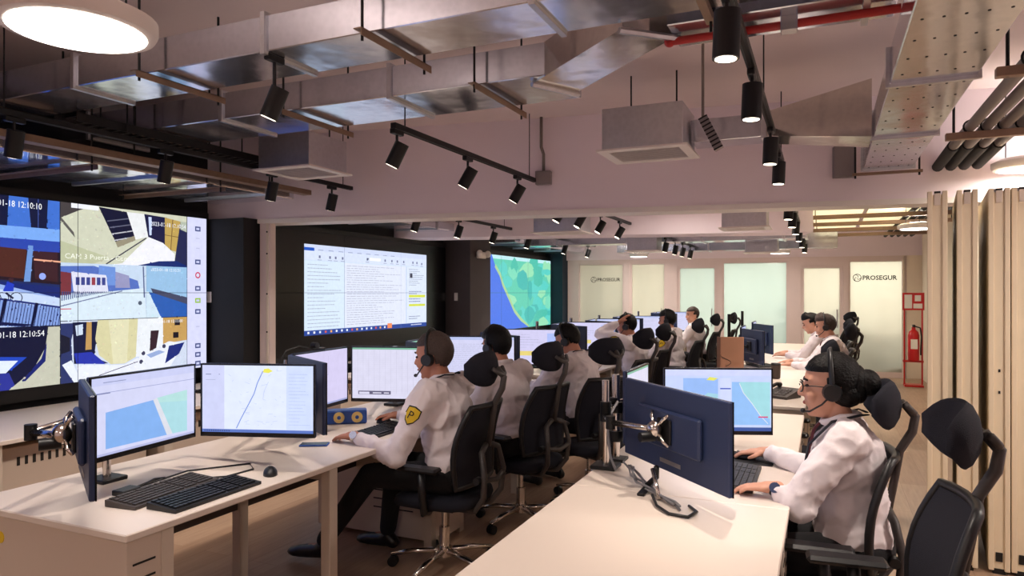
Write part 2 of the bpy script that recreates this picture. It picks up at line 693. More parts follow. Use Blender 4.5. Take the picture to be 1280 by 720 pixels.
struct('floor', MB().box(-5.5, -2.7, -0.1, 2.7, 18.2, 0.0), 'floor', 'warm brown wood plank floor')
struct('ceiling', MB().box(-5.5, -2.7, CEIL, 2.7, 18.2, CEIL + 0.15), 'slab', 'bare mauve painted concrete ceiling')
struct('wall_left', MB().box(-5.5, -2.7, 0, -5.32, 18.2, CEIL), 'black_wall', 'black wall behind the video screens')
struct('wall_back', MB().box(-5.32, -2.7, 0, 2.6, -2.55, CEIL), 'wall', 'plain wall behind the viewer')
struct('wall_right', MB().box(2.45, -2.55, 0, 2.6, 6.05, CEIL), 'wall', 'plain wall right of the partition')

# bulkhead over the folding partition (runs at a slight angle across the room)
HA, HB = Vector((-5.32, 4.83, 0)), Vector((2.6, 6.087, 0))
hd = (HB - HA).normalized()
hn = Vector((-hd.y, hd.x, 0))
def skewbox(A, d, n, a0, a1, t0, t1, z0, z1):
    P = []
    for z in (z0, z1):
        for a, t in ((a0, t0), (a1, t0), (a1, t1), (a0, t1)):
            P.append(A + d * a + n * t + Vector((0, 0, z)))
    return MB().add(P, [(0, 3, 2, 1), (4, 5, 6, 7), (0, 1, 5, 4), (1, 2, 6, 5), (2, 3, 7, 6), (3, 0, 4, 7)])
HL = (HB - HA).length
struct('wall_header', skewbox(HA, hd, hn, 0.0, HL, 0.0, 0.22, 2.24, CEIL), 'wall', 'deep mauve bulkhead spanning the room above the open partition')
struct('trim_1', skewbox(HA, hd, hn, 0.55, HL, -0.015, 0.235, 2.20, 2.24), 'white_paint', 'pale partition track under the bulkhead')
# second bulkhead in the far room
SA, SB = Vector((-5.32, 7.96, 0)), Vector((-0.12, 9.2, 0))
sd = (SB - SA).normalized()
sn = Vector((-sd.y, sd.x, 0))
struct('trim_2', skewbox(SA, sd, sn, 0, (SB - SA).length, 0, 0.5, 2.30, CEIL), 'wall', 'white dropped beam in the far room')

# black piers on the left wall
struct('wall_pier_1', MB().box(-5.32, 4.74, 0, -4.78, 5.0, 2.24), 'black_wall', 'black pier beside the near video wall')
struct('wall_pier_2', MB().box(-5.32, 9.3, 0, -4.86, 10.0, 2.40), 'brown_wall', 'dark taupe pier between the far video walls')
struct('wall_pier_3', MB().box(-5.32, 13.6, 0, -4.95, 13.9, 2.6), 'navy_wall', 'dark teal pier at the end of the far video wall')
pn = MB().box(-0.03, -0.006, -0.05, 0.03, 0.0, 0.05, 0.003).build('wall_switch', 'white_paint')
pn.location = (-5.2, 4.74, 1.52)
tag(pn, 'small white switch plate on the black pier beside the camera screen', 'switch')
pn2 = MB().box(-0.03, -0.006, -0.06, 0.03, 0.0, 0.06, 0.003).build('wall_switch', 'white_paint')
pn2.location = (-5.1, 9.3, 1.5)
tag(pn2, 'small white switch plate on the taupe pier in the far room', 'switch')

# partition jamb at the left end of the bulkhead
jb = thing('partition_jamb', 'slim white steel jamb post at left end of the bulkhead', 'post', (-4.70, 4.95, 0), math.atan2(hd.y, hd.x))
MB().box(-0.06, -0.03, 0, 0.05, 0.06, 2.2, 0.004).build('post', 'frame_white', jb)
MB().box(0.012, -0.036, 0, 0.034, -0.03, 2.2, 0.001).build('rebate', 'panel_edge', jb)
for z in (2.12, 1.92, 1.55, 1.2, 0.85):
    MB().cyl((0.022, -0.04, z), (0.022, -0.034, z), 0.008, n=10).build('bolt', 'slot', jb)

# far right wall and glazed front of the far rooms
struct('wall_right_far', MB().box(1.62, 6.0, 0, 1.8, 14.8, CEIL), 'cream', 'cream wall with the fire extinguisher in the far room')
struct('wall_end', MB().box(-5.3, 17.6, 0, 2.6, 17.8, CEIL), 'white_paint', 'bright back wall of the rooms behind the glass')
struct('wall_right_end', MB().box(2.45, 14.6, 0, 2.6, 17.6, CEIL), 'white_paint', 'side wall of the rooms behind the glass')

GA, GB = Vector((-4.95, 13.845, 0)), Vector((1.62, 14.53, 0))
gd = (GB - GA).normalized()
gn = Vector((gd.y, -gd.x, 0))       # towards the viewer
GL = (GB - GA).length
G0 = 0.05
gang = math.atan2(gd.y, gd.x)
struct('wall_over_glass', skewbox(GA, gd, -gn, 0, GL, 0, 0.12, 2.24, CEIL), 'wall', 'plain wall band above the glass rooms')
struct('wall_glass_end', skewbox(GA, gd, -gn, 6.30, GL, 0, 0.12, 0, 2.24), 'cream', 'cream wall end beside the glass rooms')
def gbox(mb, a0, a1, t0, t1, z0, z1):
    b = skewbox(GA, gd, -gn, a0 + G0, a1 + G0, t0, t1, z0, z1)
    mb.add(b.v, b.f)
    return mb
panes = [  # along the glass front: start, end, pane top, door?, material
    (0.241, 1.129, 2.14, False, 'pane_y'),
    (1.325, 1.968, 2.14, True, 'pane_y'),
    (2.282, 2.944, 2.05, True, 'pane_c'),
    (3.125, 4.267, 2.14, False, 'pane_c'),
    (4.578, 5.201, 2.03, True, 'pane_y'),
    (5.378, 6.239, 2.14, False, 'pane_y'),
]
for i, (a0, a1, zt, door, pm) in enumerate(panes):
    nm = 'door_%d' % (i + 1) if door else 'window_%d' % (i + 1)
    o = bpy.data.objects.new(nm, None)
    COL.objects.link(o)
    tag(o, ['frosted glass bay with lettering beside the teal pier', 'narrow frosted door left of the centre', 'frosted glass door behind the seated staff',
            'widest frosted glass bay at the centre', 'frosted glass door right of the centre', 'frosted glass bay with lettering beside the extinguisher'][i], kind='structure')
    gbox(MB(), a0, a1, 0.045, 0.057, 0.10, zt).build('pane', pm, o)
    f = 0.05 if door else 0.03
    for (b0, b1, z0, z1) in ((a0 - f, a0, 0, zt + f), (a1, a1 + f, 0, zt + f)):
        gbox(MB(), b0, b1, 0.02, 0.085, z0, z1).build('frame_post', 'frame_white', o)
    gbox(MB(), a0, a1, 0.02, 0.085, zt, zt + f).build('frame_head', 'frame_white', o)
    gbox(MB(), a0, a1, 0.02, 0.085, 0.0, 0.10).build('frame_sill', 'frame_white', o)
    if door:
        hp = GA + gd * (a1 + G0 - 0.05) + gn * 0.03
        MB().tube([hp + Vector((0, 0, 0.9)), hp + Vector((0, 0, 1.25))], 0.012).build('door_handle', 'alu', o)
# mullions between the panes
for i, (b0, b1) in enumerate(((-0.02, 0.211), (1.159, 1.275), (2.018, 2.232), (2.994, 3.095), (4.297, 4.528), (5.251, 5.348), (6.269, 6.31))):
    mb = MB()
    gbox(mb, b0, b1, 0.0, 0.12, 0, 2.24)
    struct('trim_%d' % (i + 3), mb, 'frame_white', 'white mullion of the glass front')
for i, (a0, a1, zt, door, pm) in enumerate(panes):
    f = 0.05 if door else 0.03
    mb = MB()
    gbox(mb, a0 - f, a1 + f, 0.0, 0.12, zt + f, 2.24)
    struct('trim_%d' % (i + 10), mb, 'frame_white', 'white transom of the glass front')

def glass_logo(a, size, label):
    t = thing('glass_lettering', label, 'lettering', (0, 0, 0))
    P0 = GA + gd * (a + G0) + gn * (-0.04) + Vector((0, 0, 1.80))
    up = Vector((0, 0, 1))
    lettering('letters', 'PROSEGUR', P0 + gd * (size * 1.5), gd, up, size * 1.05, 'ink', t, .022)
    mb = MB()
    c = P0 + gd * (size * 0.7) + up * (size * 0.36)
    ring = [c + gd * (size * 0.62 * math.cos(k * PI / 12)) + up * (size * 0.62 * math.sin(k * PI / 12)) for k in range(24)]
    mb.tube(ring, size * 0.055, 5, True)
    for k in range(3):
        an = k * 2 * PI / 3 + 0.4
        pts = []
        for j in range(6):
            r = size * (0.12 + 0.09 * j)
            pts.append(c + gd * (r * math.cos(an + j * 0.33)) + up * (r * math.sin(an + j * 0.33)))
        mb.tube(pts, size * 0.05, 5)
    mb.build('emblem', 'ink', t)
    return t
glass_logo(0.46, 0.092, 'black emblem and lettering on the glass bay at far left')
glass_logo(5.42, 0.110, 'black emblem and lettering on the glass bay beside the extinguisher')

# things standing in the rooms behind the glass
def back_light(x, y, sx):
    t = thing('linear_ceiling_lamp', '', 'lamp', (x, y, 2.72))
    MB().box(-sx, -0.07, 0.0, sx, 0.07, 0.05).build('housing', 'white_paint', t)
    MB().box(-sx + 0.02, -0.055, -0.004, sx - 0.02, 0.055, -0.001).build('diffuser', 'lamp', t)
    MB().cyl((-sx * .7, 0, 0.05), (-sx * .7, 0, 0.28), 0.006, n=6).build('rod', 'alu', t)
    MB().cyl((sx * .7, 0, 0.05), (sx * .7, 0, 0.28), 0.006, n=6).build('rod', 'alu', t)
    l = bpy.data.lights.new('tube_light', 'AREA')
    l.shape = 'RECTANGLE'
    l.size = sx * 2
    l.size_y = 0.12
    l.energy = BACK_W
    l.color = (1.0, 0.98, 0.92)
    lo = bpy.data.objects.new('tube_light', l)
    COL.objects.link(lo)
    lo.location = (0, 0, -0.02)
    lo.parent = t
    return t
for x, lb in ((-4.0, 'strip lamp behind the leftmost lettered glass'), (-1.6, 'strip lamp behind the wide central glass'), (0.8, 'strip lamp behind the lettered glass by the extinguisher')):
    t = back_light(x, 15.9, 0.7)
    t['label'] = lb
    t['group'] = 'lamps behind the glass'
sf = thing('low_sofa', 'taupe sofa behind the glass beside the extinguisher', 'sofa', (0.95, 15.2, 0))
MB().box(-0.5, -0.35, 0.08, 0.5, 0.35, 0.45, 0.05).build('seat', 'sofa', sf)
MB().box(-0.5, -0.35, 0.45, 0.5, -0.18, 0.78, 0.05).build('backrest', 'sofa', sf)
for sx in (-0.45, 0.45):
    MB().box(sx - 0.03, -0.03, 0, sx + 0.03, 0.03, 0.08).build('foot', 'black_metal', sf)

# ================================================================ VIDEO WALLS
TW, TH = 1.21, 0.68
def video_wall(y0, z0, n, label):
    t = thing('video_wall', label, 'video wall', (-5.2, y0, z0), 0)
    for i in range(n):
        for j in range(2):
            p = MB().box(-0.1, i * TW + 0.001, j * TH + 0.001, 0.0, (i + 1) * TW - 0.001, (j + 1) * TH - 0.001, 0.002).build('display_panel', 'bezel', t)
    MB().box(-0.12, -0.06, -0.10, -0.03, 0.0, 2 * TH + 0.06).build('surround', 'black_metal', t)
    MB().box(-0.12, n * TW, -0.10, -0.03, n * TW + 0.06, 2 * TH + 0.06).build('surround', 'black_metal', t)
    MB().box(-0.12, 0, 2 * TH, -0.03, n * TW, 2 * TH + 0.06).build('surround', 'black_metal', t)
    MB().box(-0.12, 0, -0.10, -0.03, n * TW, 0).build('surround', 'black_metal', t)
    return t

def cctv_content(cv, Y0, Z0, W, H):
    def U(y):
        return (y - Y0) / W
    def V(z):
        return (z - Z0) / H
    def R(y0, z0, y1, z1, c):
        cv.rect(U(y0), V(z0), U(y1), V(z1), c)
    def P(pts, c):
        cv.poly([(U(a), V(b)) for a, b in pts], c)
    def L(pts, w, c):
        cv.line([(U(a), V(b)) for a, b in pts], w / H, c)
    def T(s, y, z, h, c, wide=1.0):
        cv.text(s, U(y), V(z), h / H, c, wide)
    cv.rect(0, 0, 1, 1, (24, 26, 44))
    R(Y0, 2.25, Y0 + W, Z0 + H, (176, 172, 236))
    # ---- left image: street with porch, cyclists and railings
    a, b = Y0, 3.355
    R(a, 1.32, b, 2.25, (30, 44, 96))
    R(a, 2.02, b, 2.25, (64, 112, 206))
    for x in (2.55, 2.86, 3.13):
        P([(x, 2.25), (x + .14, 2.25), (x + .13, 2.03), (x + .02, 2.03)], (18, 24, 58))
        L([(x + .07, 2.25), (x + .07, 2.03)], .006, (60, 80, 150))
    P([(a, 2.03), (b, 2.03), (b, 1.94), (a, 1.95)], (120, 168, 240))
    P([(a, 1.95), (b, 1.94), (b, 1.86), (a, 1.87)], (44, 70, 170))
    P([(a, 1.87), (b, 1.86), (b, 1.62), (a, 1.70)], (38, 24, 36))
    P([(2.92, 1.88), (3.12, 1.87), (3.10, 1.66), (2.90, 1.68)], (78, 40, 34))
    P([(3.16, 1.86), (3.34, 1.86), (3.34, 1.64), (3.18, 1.66)], (60, 32, 40))
    L([(3.17, 1.80), (3.37, 1.79)], .012, (236, 170, 140))
    for x in (2.62, 2.86, 3.13):
        P([(x, 1.90), (x + .035, 1.90), (x + .015, 1.64), (x - .03, 1.64)], (110, 150, 214))
    cv.disc(U(3.23), V(1.68), .025 / H, (150, 170, 250))
    P([(a, 1.70), (b, 1.60), (b, 1.50), (a, 1.58)], (24, 40, 110))
    P([(a, 1.66), (2.9, 1.63), (b, 1.52), (b, 1.32), (a, 1.32)], (150, 176, 232))
    P([(2.6, 1.64), (b, 1.52), (b, 1.46), (2.7, 1.50)], (196, 214, 244))
    for x in (2.82, 2.96):
        for k in (0, .09):
            pts = [(x + k + .04 * math.cos(q * PI / 5), 1.525 + .038 * math.sin(q * PI / 5)) for q in range(11)]
            L(pts, .006, (20, 26, 60))
        P([(x + .0, 1.57), (x + .07, 1.57), (x + .075, 1.62), (x + .03, 1.64)], (26, 28, 66) if x < 2.9 else (36, 60, 190))
        cv.disc(U(x + .055), V(1.65), .018 / H, (60, 34, 44))
        L([(x + .02, 1.56), (x + .07, 1.52)], .014, (30, 30, 60))
    P([(a, 1.62), (b, 1.44), (b, 1.32), (a, 1.32)], (128, 156, 220))
    for k in range(46):
        x = 2.42 + k * .021
        zt = 1.60 - (x - 2.42) * .16
        L([(x, zt), (x - .035, zt - .20)], .005, (24, 32, 84))
    L([(2.42, 1.60), (b, 1.452)], .014, (36, 50, 120))
    for x in (2.72, 2.98, 3.19):
        zt = 1.60 - (x - 2.42) * .16
        L([(x, zt + .01), (x - .05, zt - .22)], .020, (12, 18, 54))
    P([(a, 1.44), (3.18, 1.33), (3.10, 1.32), (a, 1.40)], (14, 22, 70))
    P([(a, 1.40), (3.05, 1.32), (a, 1.32)], (196, 210, 244))
    T('01-18 12:10:10', 2.925, 2.165, .062, (250, 252, 255), .80)
    # ---- lower left image: dark corner with curved door
    R(a, Z0, b, 1.315, (16, 20, 52))
    P([(a, 1.30), (2.92, 1.27), (2.92, 1.12), (a, 1.02)], (214, 226, 240))
    P([(a, 1.06), (2.90, 1.12), (3.12, 1.10), (3.02, 1.02), (a, .90)], (30, 70, 190))
    P([(2.80, 1.10), (3.06, 1.08), (2.98, 1.00), (2.74, 1.01)], (222, 232, 248))
    P([(a, .98), (3.0, 1.0), (3.05, Z0), (a, Z0)], (44, 52, 150))
    P([(b, 1.31), (3.27, 1.31), (3.25, 1.16), (3.16, 1.00), (3.00, Z0), (b, Z0)], (196, 196, 178))
    P([(3.26, 1.20), (3.22, 1.08), (3.08, .93), (3.11, .93), (3.25, 1.06)], (26, 36, 110))
    P([(a, .92), (2.95, .93), (2.9, Z0), (a, Z0)], (120, 130, 90))
    T('01-18 12:10:54', 2.925, 1.245, .062, (250, 252, 255), .85)
    # ---- right upper image: corridor
    c0, c1 = 3.36, 4.486
    R(c0, 1.787, c1, 2.25, (206, 208, 186))
    P([(c0, 2.24), (3.62, 2.24), (3.50, 2.19), (c0, 2.12)], (70, 64, 66))
    P([(c0, 2.10), (3.47, 1.98), (3.46, 2.02), (c0, 2.13)], (96, 92, 90))
    P([(c0, 1.95), (3.75, 1.84), (3.62, 1.787), (c0, 1.787)], (188, 192, 160))
    P([(3.66, 2.235), (3.90, 2.22), (3.97, 2.03), (3.80, 1.97)], (20, 22, 50))
    for k in range(4):
        zt = 2.15 - k * .05
        L([(3.73 + k * .02, zt - .02), (3.93 + k * .012, zt + .02)], .009, (190, 190, 200) if k > 1 else (96, 98, 120))
    P([(3.80, 1.97), (3.97, 2.03), (3.98, 1.995), (3.82, 1.925)], (150, 142, 120))
    P([(3.90, 2.22), (4.08, 2.22), (4.10, 2.03), (3.98, 2.00)], (232, 234, 236))
    P([(4.06, 2.22), (4.28, 2.21), (4.28, 1.94), (4.10, 2.02)], (26, 28, 66))
    P([(4.10, 2.20), (4.13, 2.20), (4.13, 2.05), (4.11, 2.04)], (200, 214, 250))
    P([(4.26, 2.21), (4.42, 2.19), (4.38, 1.92), (4.26, 1.94)], (190, 160, 88))
    L([(4.34, 2.20), (4.32, 1.93)], .008, (120, 92, 50))
    L([(4.26, 2.06), (4.40, 2.05)], .006, (120, 92, 50))
    P([(4.42, 2.19), (c1, 2.19), (c1, 1.80), (4.36, 1.84)], (38, 42, 80))
    P([(4.42, 2.19), (c1, 2.19), (c1, 2.10), (4.42, 2.12)], (178, 186, 170))
    P([(3.86, 1.80), (4.10, 2.03), (4.24, 1.99), (4.36, 1.90), (4.36, 1.84), (4.10, 1.787), (3.78, 1.787)], (238, 238, 246))
    L([(3.72, 1.787), (4.08, 2.02)], .010, (60, 60, 76))
    P([(4.0, 1.787), (4.20, 1.83), (4.38, 1.84), (c1, 1.80), (c1, 1.787)], (24, 44, 110))
    R(3.44, 2.205, 3.66, 2.245, (238, 240, 250))
    T('2023-01-18 12:10:54', 4.12, 2.13, .05, (238, 242, 252), .85)
    T('CAM 3 Puerta - Comedor', 3.39, 1.82, .055, (246, 248, 236), 1.1)
    # ---- middle images: tram street and wall
    R(c0, 1.35, 4.08, 1.787, (196, 214, 236))
    P([(c0, 1.76), (3.62, 1.77), (3.80, 1.72), (4.0, 1.66), (4.02, 1.58), (c0, 1.56)], (84, 112, 190))
    P([(3.66, 1.775), (3.80, 1.765), (3.80, 1.62), (3.66, 1.62)], (110, 146, 216))
    P([(3.80, 1.73), (3.92, 1.70), (3.93, 1.60), (3.80, 1.60)], (150, 150, 190))
    P([(c0, 1.72), (3.44, 1.71), (3.44, 1.52), (c0, 1.48)], (120, 52, 60))
    P([(3.44, 1.72), (3.72, 1.70), (3.74, 1.57), (3.46, 1.55)], (220, 222, 240))
    for k in range(6):
        x = 3.475 + k * .042
        R(x, 1.62, x + .03, 1.68, (60, 70, 140) if k != 3 else (150, 60, 76))
    P([(c0, 1.54), (3.75, 1.57), (4.06, 1.60), (4.08, 1.35), (c0, 1.35)], (214, 230, 242))
    for k in range(26):
        x = 3.37 + k * .016
        L([(x, 1.50 + k * .003), (x + .004, 1.57)], .008, (70, 84, 140))
    L([(c0, 1.46), (3.86, 1.575)], .008, (110, 120, 160))
    L([(4.05, 1.78), (4.06, 1.52)], .012, (90, 100, 140))
    R(c0, 1.435, 3.44, 1.442, (200, 70, 90))
    cv.disc(U(4.02), V(1.475), .018 / H, (80, 90, 110))
    R(4.08, 1.35, c1, 1.787, (150, 190, 226))
    P([(4.08, 1.57), (c1, 1.50), (c1, 1.35), (4.18, 1.35)], (44, 92, 176))
    P([(4.12, 1.60), (c1, 1.52), (c1, 1.46), (4.14, 1.56)], (70, 74, 100))
    P([(4.08, 1.57), (4.10, 1.57), (4.22, 1.35), (4.08, 1.35)], (206, 226, 240))
    T('2023-01-18 12:10:51', 4.12, 1.745, .036, (240, 244, 252), 1.0)
    # ---- lower right image: round wall, cars, courtyard
    R(c0, Z0, c1, 1.345, (206, 216, 236))
    P([(c0, 1.33), (3.47, 1.33), (3.44, 1.20), (3.45, 1.02), (3.52, Z0), (c0, Z0)], (44, 54, 104))
    P([(c0, 1.25), (3.43, 1.22), (3.43, 1.12), (c0, 1.10)], (24, 26, 46))
    P([(3.37, 1.02), (3.44, 1.05), (3.52, .88), (3.46, .88)], (230, 236, 250))
    P([(3.45, 1.335), (3.66, 1.335), (3.62, 1.06), (3.74, 1.00), (3.46, 1.02)], (22, 26, 60))
    P([(3.47, 1.31), (3.53, 1.32), (3.53, 1.24), (3.48, 1.23)], (206, 220, 240))
    P([(3.56, 1.335), (3.60, 1.335), (3.60, 1.12), (3.55, 1.12)], (190, 150, 90))
    P([(3.46, 1.10), (3.60, 1.10), (3.72, .995), (3.48, 1.02)], (40, 54, 170))
    P([(3.65, 1.345), (4.00, 1.345), (3.98, 1.03), (3.88, .985), (3.76, .99), (3.66, 1.07), (3.63, 1.20)], (214, 208, 164))
    P([(3.74, 1.345), (3.92, 1.345), (3.90, .99), (3.78, .99)], (224, 220, 184))
    P([(4.00, 1.345), (4.24, 1.345), (4.24, 1.10), (4.08, 1.03), (3.98, 1.03)], (232, 236, 242))
    P([(4.12, 1.24), (4.20, 1.24), (4.17, 1.07), (4.11, 1.06)], (54, 34, 44))
    P([(4.24, 1.345), (c1, 1.345), (c1, 1.14), (4.24, 1.12)], (196, 156, 92))
    for (x, z) in ((4.385, 1.30), (4.37, 1.19)):
        R(x - .028, z - .025, x + .028, z + .025, (30, 24, 34))
    P([(3.48, 1.01), (3.88, .975), (4.30, 1.14), (4.46, 1.11), (4.28, Z0), (3.5, Z0)], (232, 236, 248))
    P([(4.30, 1.10), (4.46, 1.12), (4.40, 1.02), (4.26, .95)], (30, 44, 120))
    L([(3.66, .91), (4.0, .99)], .006, (90, 80, 110))
    P([(4.08, 1.04), (4.20, 1.07), (4.26, 1.05), (4.12, 1.01)], (150, 170, 214))
    for (x, z) in ((4.05, 1.055), (4.25, 1.10), (4.03, .985)):
        cv.disc(U(x), V(z), .018 / H, (60, 60, 90))
    T('2023-01-18 12:11:00', 4.14, 1.30, .036, (246, 246, 252), 1.0)
    # ---- side toolbar
    R(4.49, Z0, 4.70, 2.25, (214, 216, 246))
    for k, z in enumerate((2.14, 2.05, 1.96, 1.84, 1.72, 1.60, 1.49, 1.39, 1.25, 1.08, 1.00, .92)):
        col = (200, 60, 90) if k == 4 else (150, 190, 60) if k == 6 else (70, 80, 130)
        if k in (1, 2, 8):
            R(4.585, z, 4.625, z + .008, (190, 192, 224))
        elif k == 4:
            cv.disc(U(4.605), V(z), .03 / H, col, 10)
            cv.disc(U(4.605), V(z), .018 / H, (214, 216, 246), 10)
        else:
            R(4.575, z - .022, 4.635, z + .022, col)
            R(4.588, z - .010, 4.622, z + .010, (200, 204, 240))
    cv.speckle(U(2.9), 0, U(4.486), .99, 1600, .006, .07, 5)
    # seam lines between the panels
    for y in (3.49,):
        R(y - .002, Z0, y + .002, Z0 + H, (16, 18, 40))
    R(Y0, 1.558, 4.70, 1.562, (30, 34, 60))

VZ = 0.88
vw1 = video_wall(4.70 - 3 * TW, VZ, 3, 'near video wall showing street camera pictures beside the black pier')
cv = Canvas((0, 1 * TW, 0), (0, 1, 0), (0, 0, 1), (1, 0, 0), 2 * TW, 2 * TH)
cctv_content(cv, 4.70 - 2 * TW, VZ, 2 * TW, 2 * TH)
cv.build('camera_pictures', vw1)
cv = Canvas((0, 0, 0), (0, 1, 0), (0, 0, 1), (1, 0, 0), TW, 2 * TH)
cv.rect(0, 0, 1, 1, (70, 110, 216)).rect(0, .94, 1, 1, (176, 172, 236)).rect(0, .5, 1, .94, (58, 104, 220)).rect(0.05, 0, 1, .45, (90, 120, 200))
cv.build('camera_pictures', vw1)

vw2 = video_wall(5.52, VZ, 3, 'middle video wall showing a mail window on a black surround')
EW, EH = 2.57, 1.015
cv = Canvas((0, 6.03 - 5.52, 1.085 - VZ), (0, 1, 0), (0, 0, 1), (1, 0, 0), EW, EH)
cv.rect(0, 0, 1, 1, (206, 222, 246)).rect(0, .83, 1, 1, (214, 224, 248)).rect(0, 0, 1, .055, (40, 70, 150))
cv.rect(0, .935, 1, 1, (206, 216, 244)).rect(0, .93, .065, .965, (30, 84, 190))
for k in range(9):
    cv.rect(.09 + k * .07, .94, .125 + k * .07, .948, (150, 160, 190))
for (x, z) in ((.1, .87), (.17, .87), (.21, .87), (.26, .87), (.45, .88), (.6, .88), (.66, .88), (.71, .88), (.77, .88), (.86, .88), (.9, .88), (.95, .87)):
    cv.rect(x - .006, z - .016, x + .006, z + .014, (110, 116, 150))
    cv.rect(x - .014, z - .04, x + .014, z - .032, (160, 168, 196))
cv.rect(.47, .865, .56, .90, (250, 250, 246))
cv.disc(.455, .885, .012, (40, 40, 60))
cv.rect(0, .06, .27, .82, (214, 230, 246))
cv.textlines(.02, .07, .25, .80, 18, (160, 168, 196), 3, .18)
cv.rect(.275, .06, .79, .82, (222, 228, 246))
cv.textlines(.29, .08, .78, .80, 26, (164, 166, 190), 5, .2)
cv.rect(.80, .06, .995, .82, (218, 228, 246))
cv.textlines(.82, .56, .98, .80, 9, (130, 138, 168), 8, .25)
cv.rect(.83, .67, .855, .73, (60, 60, 80))
cv.rect(.82, .405, .985, .44, (214, 222, 70)).rect(.82, .285, .985, .315, (214, 222, 70))
cv.textlines(.82, .33, .985, .40, 2, (90, 100, 150), 9, .3)
cv.textlines(.82, .44, .985, .50, 2, (90, 100, 150), 10, .3)
cv.textlines(.82, .10, .985, .16, 2, (110, 120, 160), 11, .3)
cv.rect(.795, .06, .797, .82, (150, 156, 186))
for k in range(16):
    c = [(240, 240, 250), (230, 236, 250), (250, 180, 90), (240, 240, 250), (220, 90, 80)][(k * 3) % 5]
    cv.rect(.02 + k * .038, .018, .032 + k * .038, .042, c)
cv.rect(.62, .012, .66, .075, (240, 140, 90))
cv.textlines(.84, .015, .99, .045, 1, (220, 226, 244), 12, .4)
cv.rect((6.73 - 6.03) / EW - .0008, 0, (6.73 - 6.03) / EW + .0008, 1, (80, 90, 130))
cv.rect((7.94 - 6.03) / EW - .0006, 0, (7.94 - 6.03) / EW + .0006, 1, (150, 160, 190))
cv.rect(0, (1.56 - 1.085) / EH - .002, 1, (1.56 - 1.085) / EH + .002, (80, 90, 130))
cv.build('mail_picture', vw2)

vw3 = video_wall(13.56 - 3 * TW, VZ, 3, 'farthest video wall showing a green and blue coast map')
MW, MH = 3.43, 1.32
cv = Canvas((0, 0.2, 0.02), (0, 1, 0), (0, 0, 1), (1, 0, 0), MW, MH)
cv.rect(0, 0, 1, 1, (96, 202, 176)).rect(0, .95, 1, 1, (190, 232, 238))
rr = random.Random(4)
for k in range(46):
    x, z = rr.uniform(.25, .98), rr.uniform(0.02, .92)
    c = rr.choice([(78, 190, 170), (124, 216, 186), (92, 206, 196), (150, 222, 180), (70, 184, 176)])
    w_, h_ = rr.uniform(.04, .12), rr.uniform(.05, .2)
    cv.poly([(x + w_ * math.cos(q) * rr.uniform(.6, 1), z + h_ * math.sin(q) * rr.uniform(.6, 1)) for q in [i * PI / 4 for i in range(8)]], c)
coast = [(.18, 1), (.22, .86), (.28, .74), (.31, .62), (.36, .5), (.41, .38), (.46, .25), (.55, .12), (.66, 0)]
cv.poly([(0, 0), (0, .95)] + coast[0:1] + coast[1:], (72, 116, 226))
for (p, q) in zip(coast[1:-1], coast[2:]):
    cv.line([p, q], .05, (170, 206, 150))
for y in (TW - .2, 2 * TW - .2):
    cv.rect(y / MW - .001, 0, y / MW + .001, 1, (30, 70, 84))
cv.rect(0, (TH - .02) / MH - .002, 1, (TH - .02) / MH + .002, (40, 110, 110))
cv.build('map_picture', vw3)

# emergency lamp on the taupe pier
el = thing('emergency_lamp', 'small twin-head emergency lamp high on the taupe pier', 'lamp', (-4.86, 9.62, 2.14))
MB().box(0, -0.12, -0.05, 0.06, 0.12, 0.05, 0.01).build('housing', 'white_paint', el)
for s in (-1, 1):
    MB().ell((0.07, s * 0.14, 0.02), (0.05, 0.055, 0.055)).build('lamp_head', 'white_paint', el, True)

# low counter under the near video wall
def wall_counter(y0, y1, label):
    t = thing('wall_counter', label, 'counter', (0, 0, 0))
    MB().box(-5.18, y0, 0.715, -4.14, y1, 0.74, 0.003).build('worktop', 'desk', t)
    n = max(1, int(round((y1 - y0) / 1.1)))
    dy = (y1 - y0) / n
    for i in range(n):
        b = MB().box(-4.62, y0 + i * dy + 0.01, 0.16, -4.3, y0 + (i + 1) * dy - 0.16, 0.66, 0.003).build('cabinet', 'desk_side', t)
        for k in range(16):
            yy = y0 + i * dy + 0.1 + k * 0.045
            if yy < y0 + (i + 1) * dy - 0.22:
                MB().box(-4.3, yy, 0.55, -4.296, yy + 0.016, 0.60).build('vent_slot', 'slot', b)
        MB().box(-4.24, y0 + (i + 1) * dy - 0.12, 0.0, -4.17, y0 + (i + 1) * dy - 0.05, 0.715, 0.003).build('leg', 'leg', t)
    MB().box(-4.6, y0 + 0.02, 0.0, -4.4, y1 - 0.02, 0.16).build('plinth', 'slot', t)
    return t
wall_counter(0.2, 4.65, 'long white counter under the near video wall')
wall_counter(5.5, 9.2, 'long white counter under the middle video wall')
wall_counter(10.1, 13.5, 'white counter under the coast map video wall')

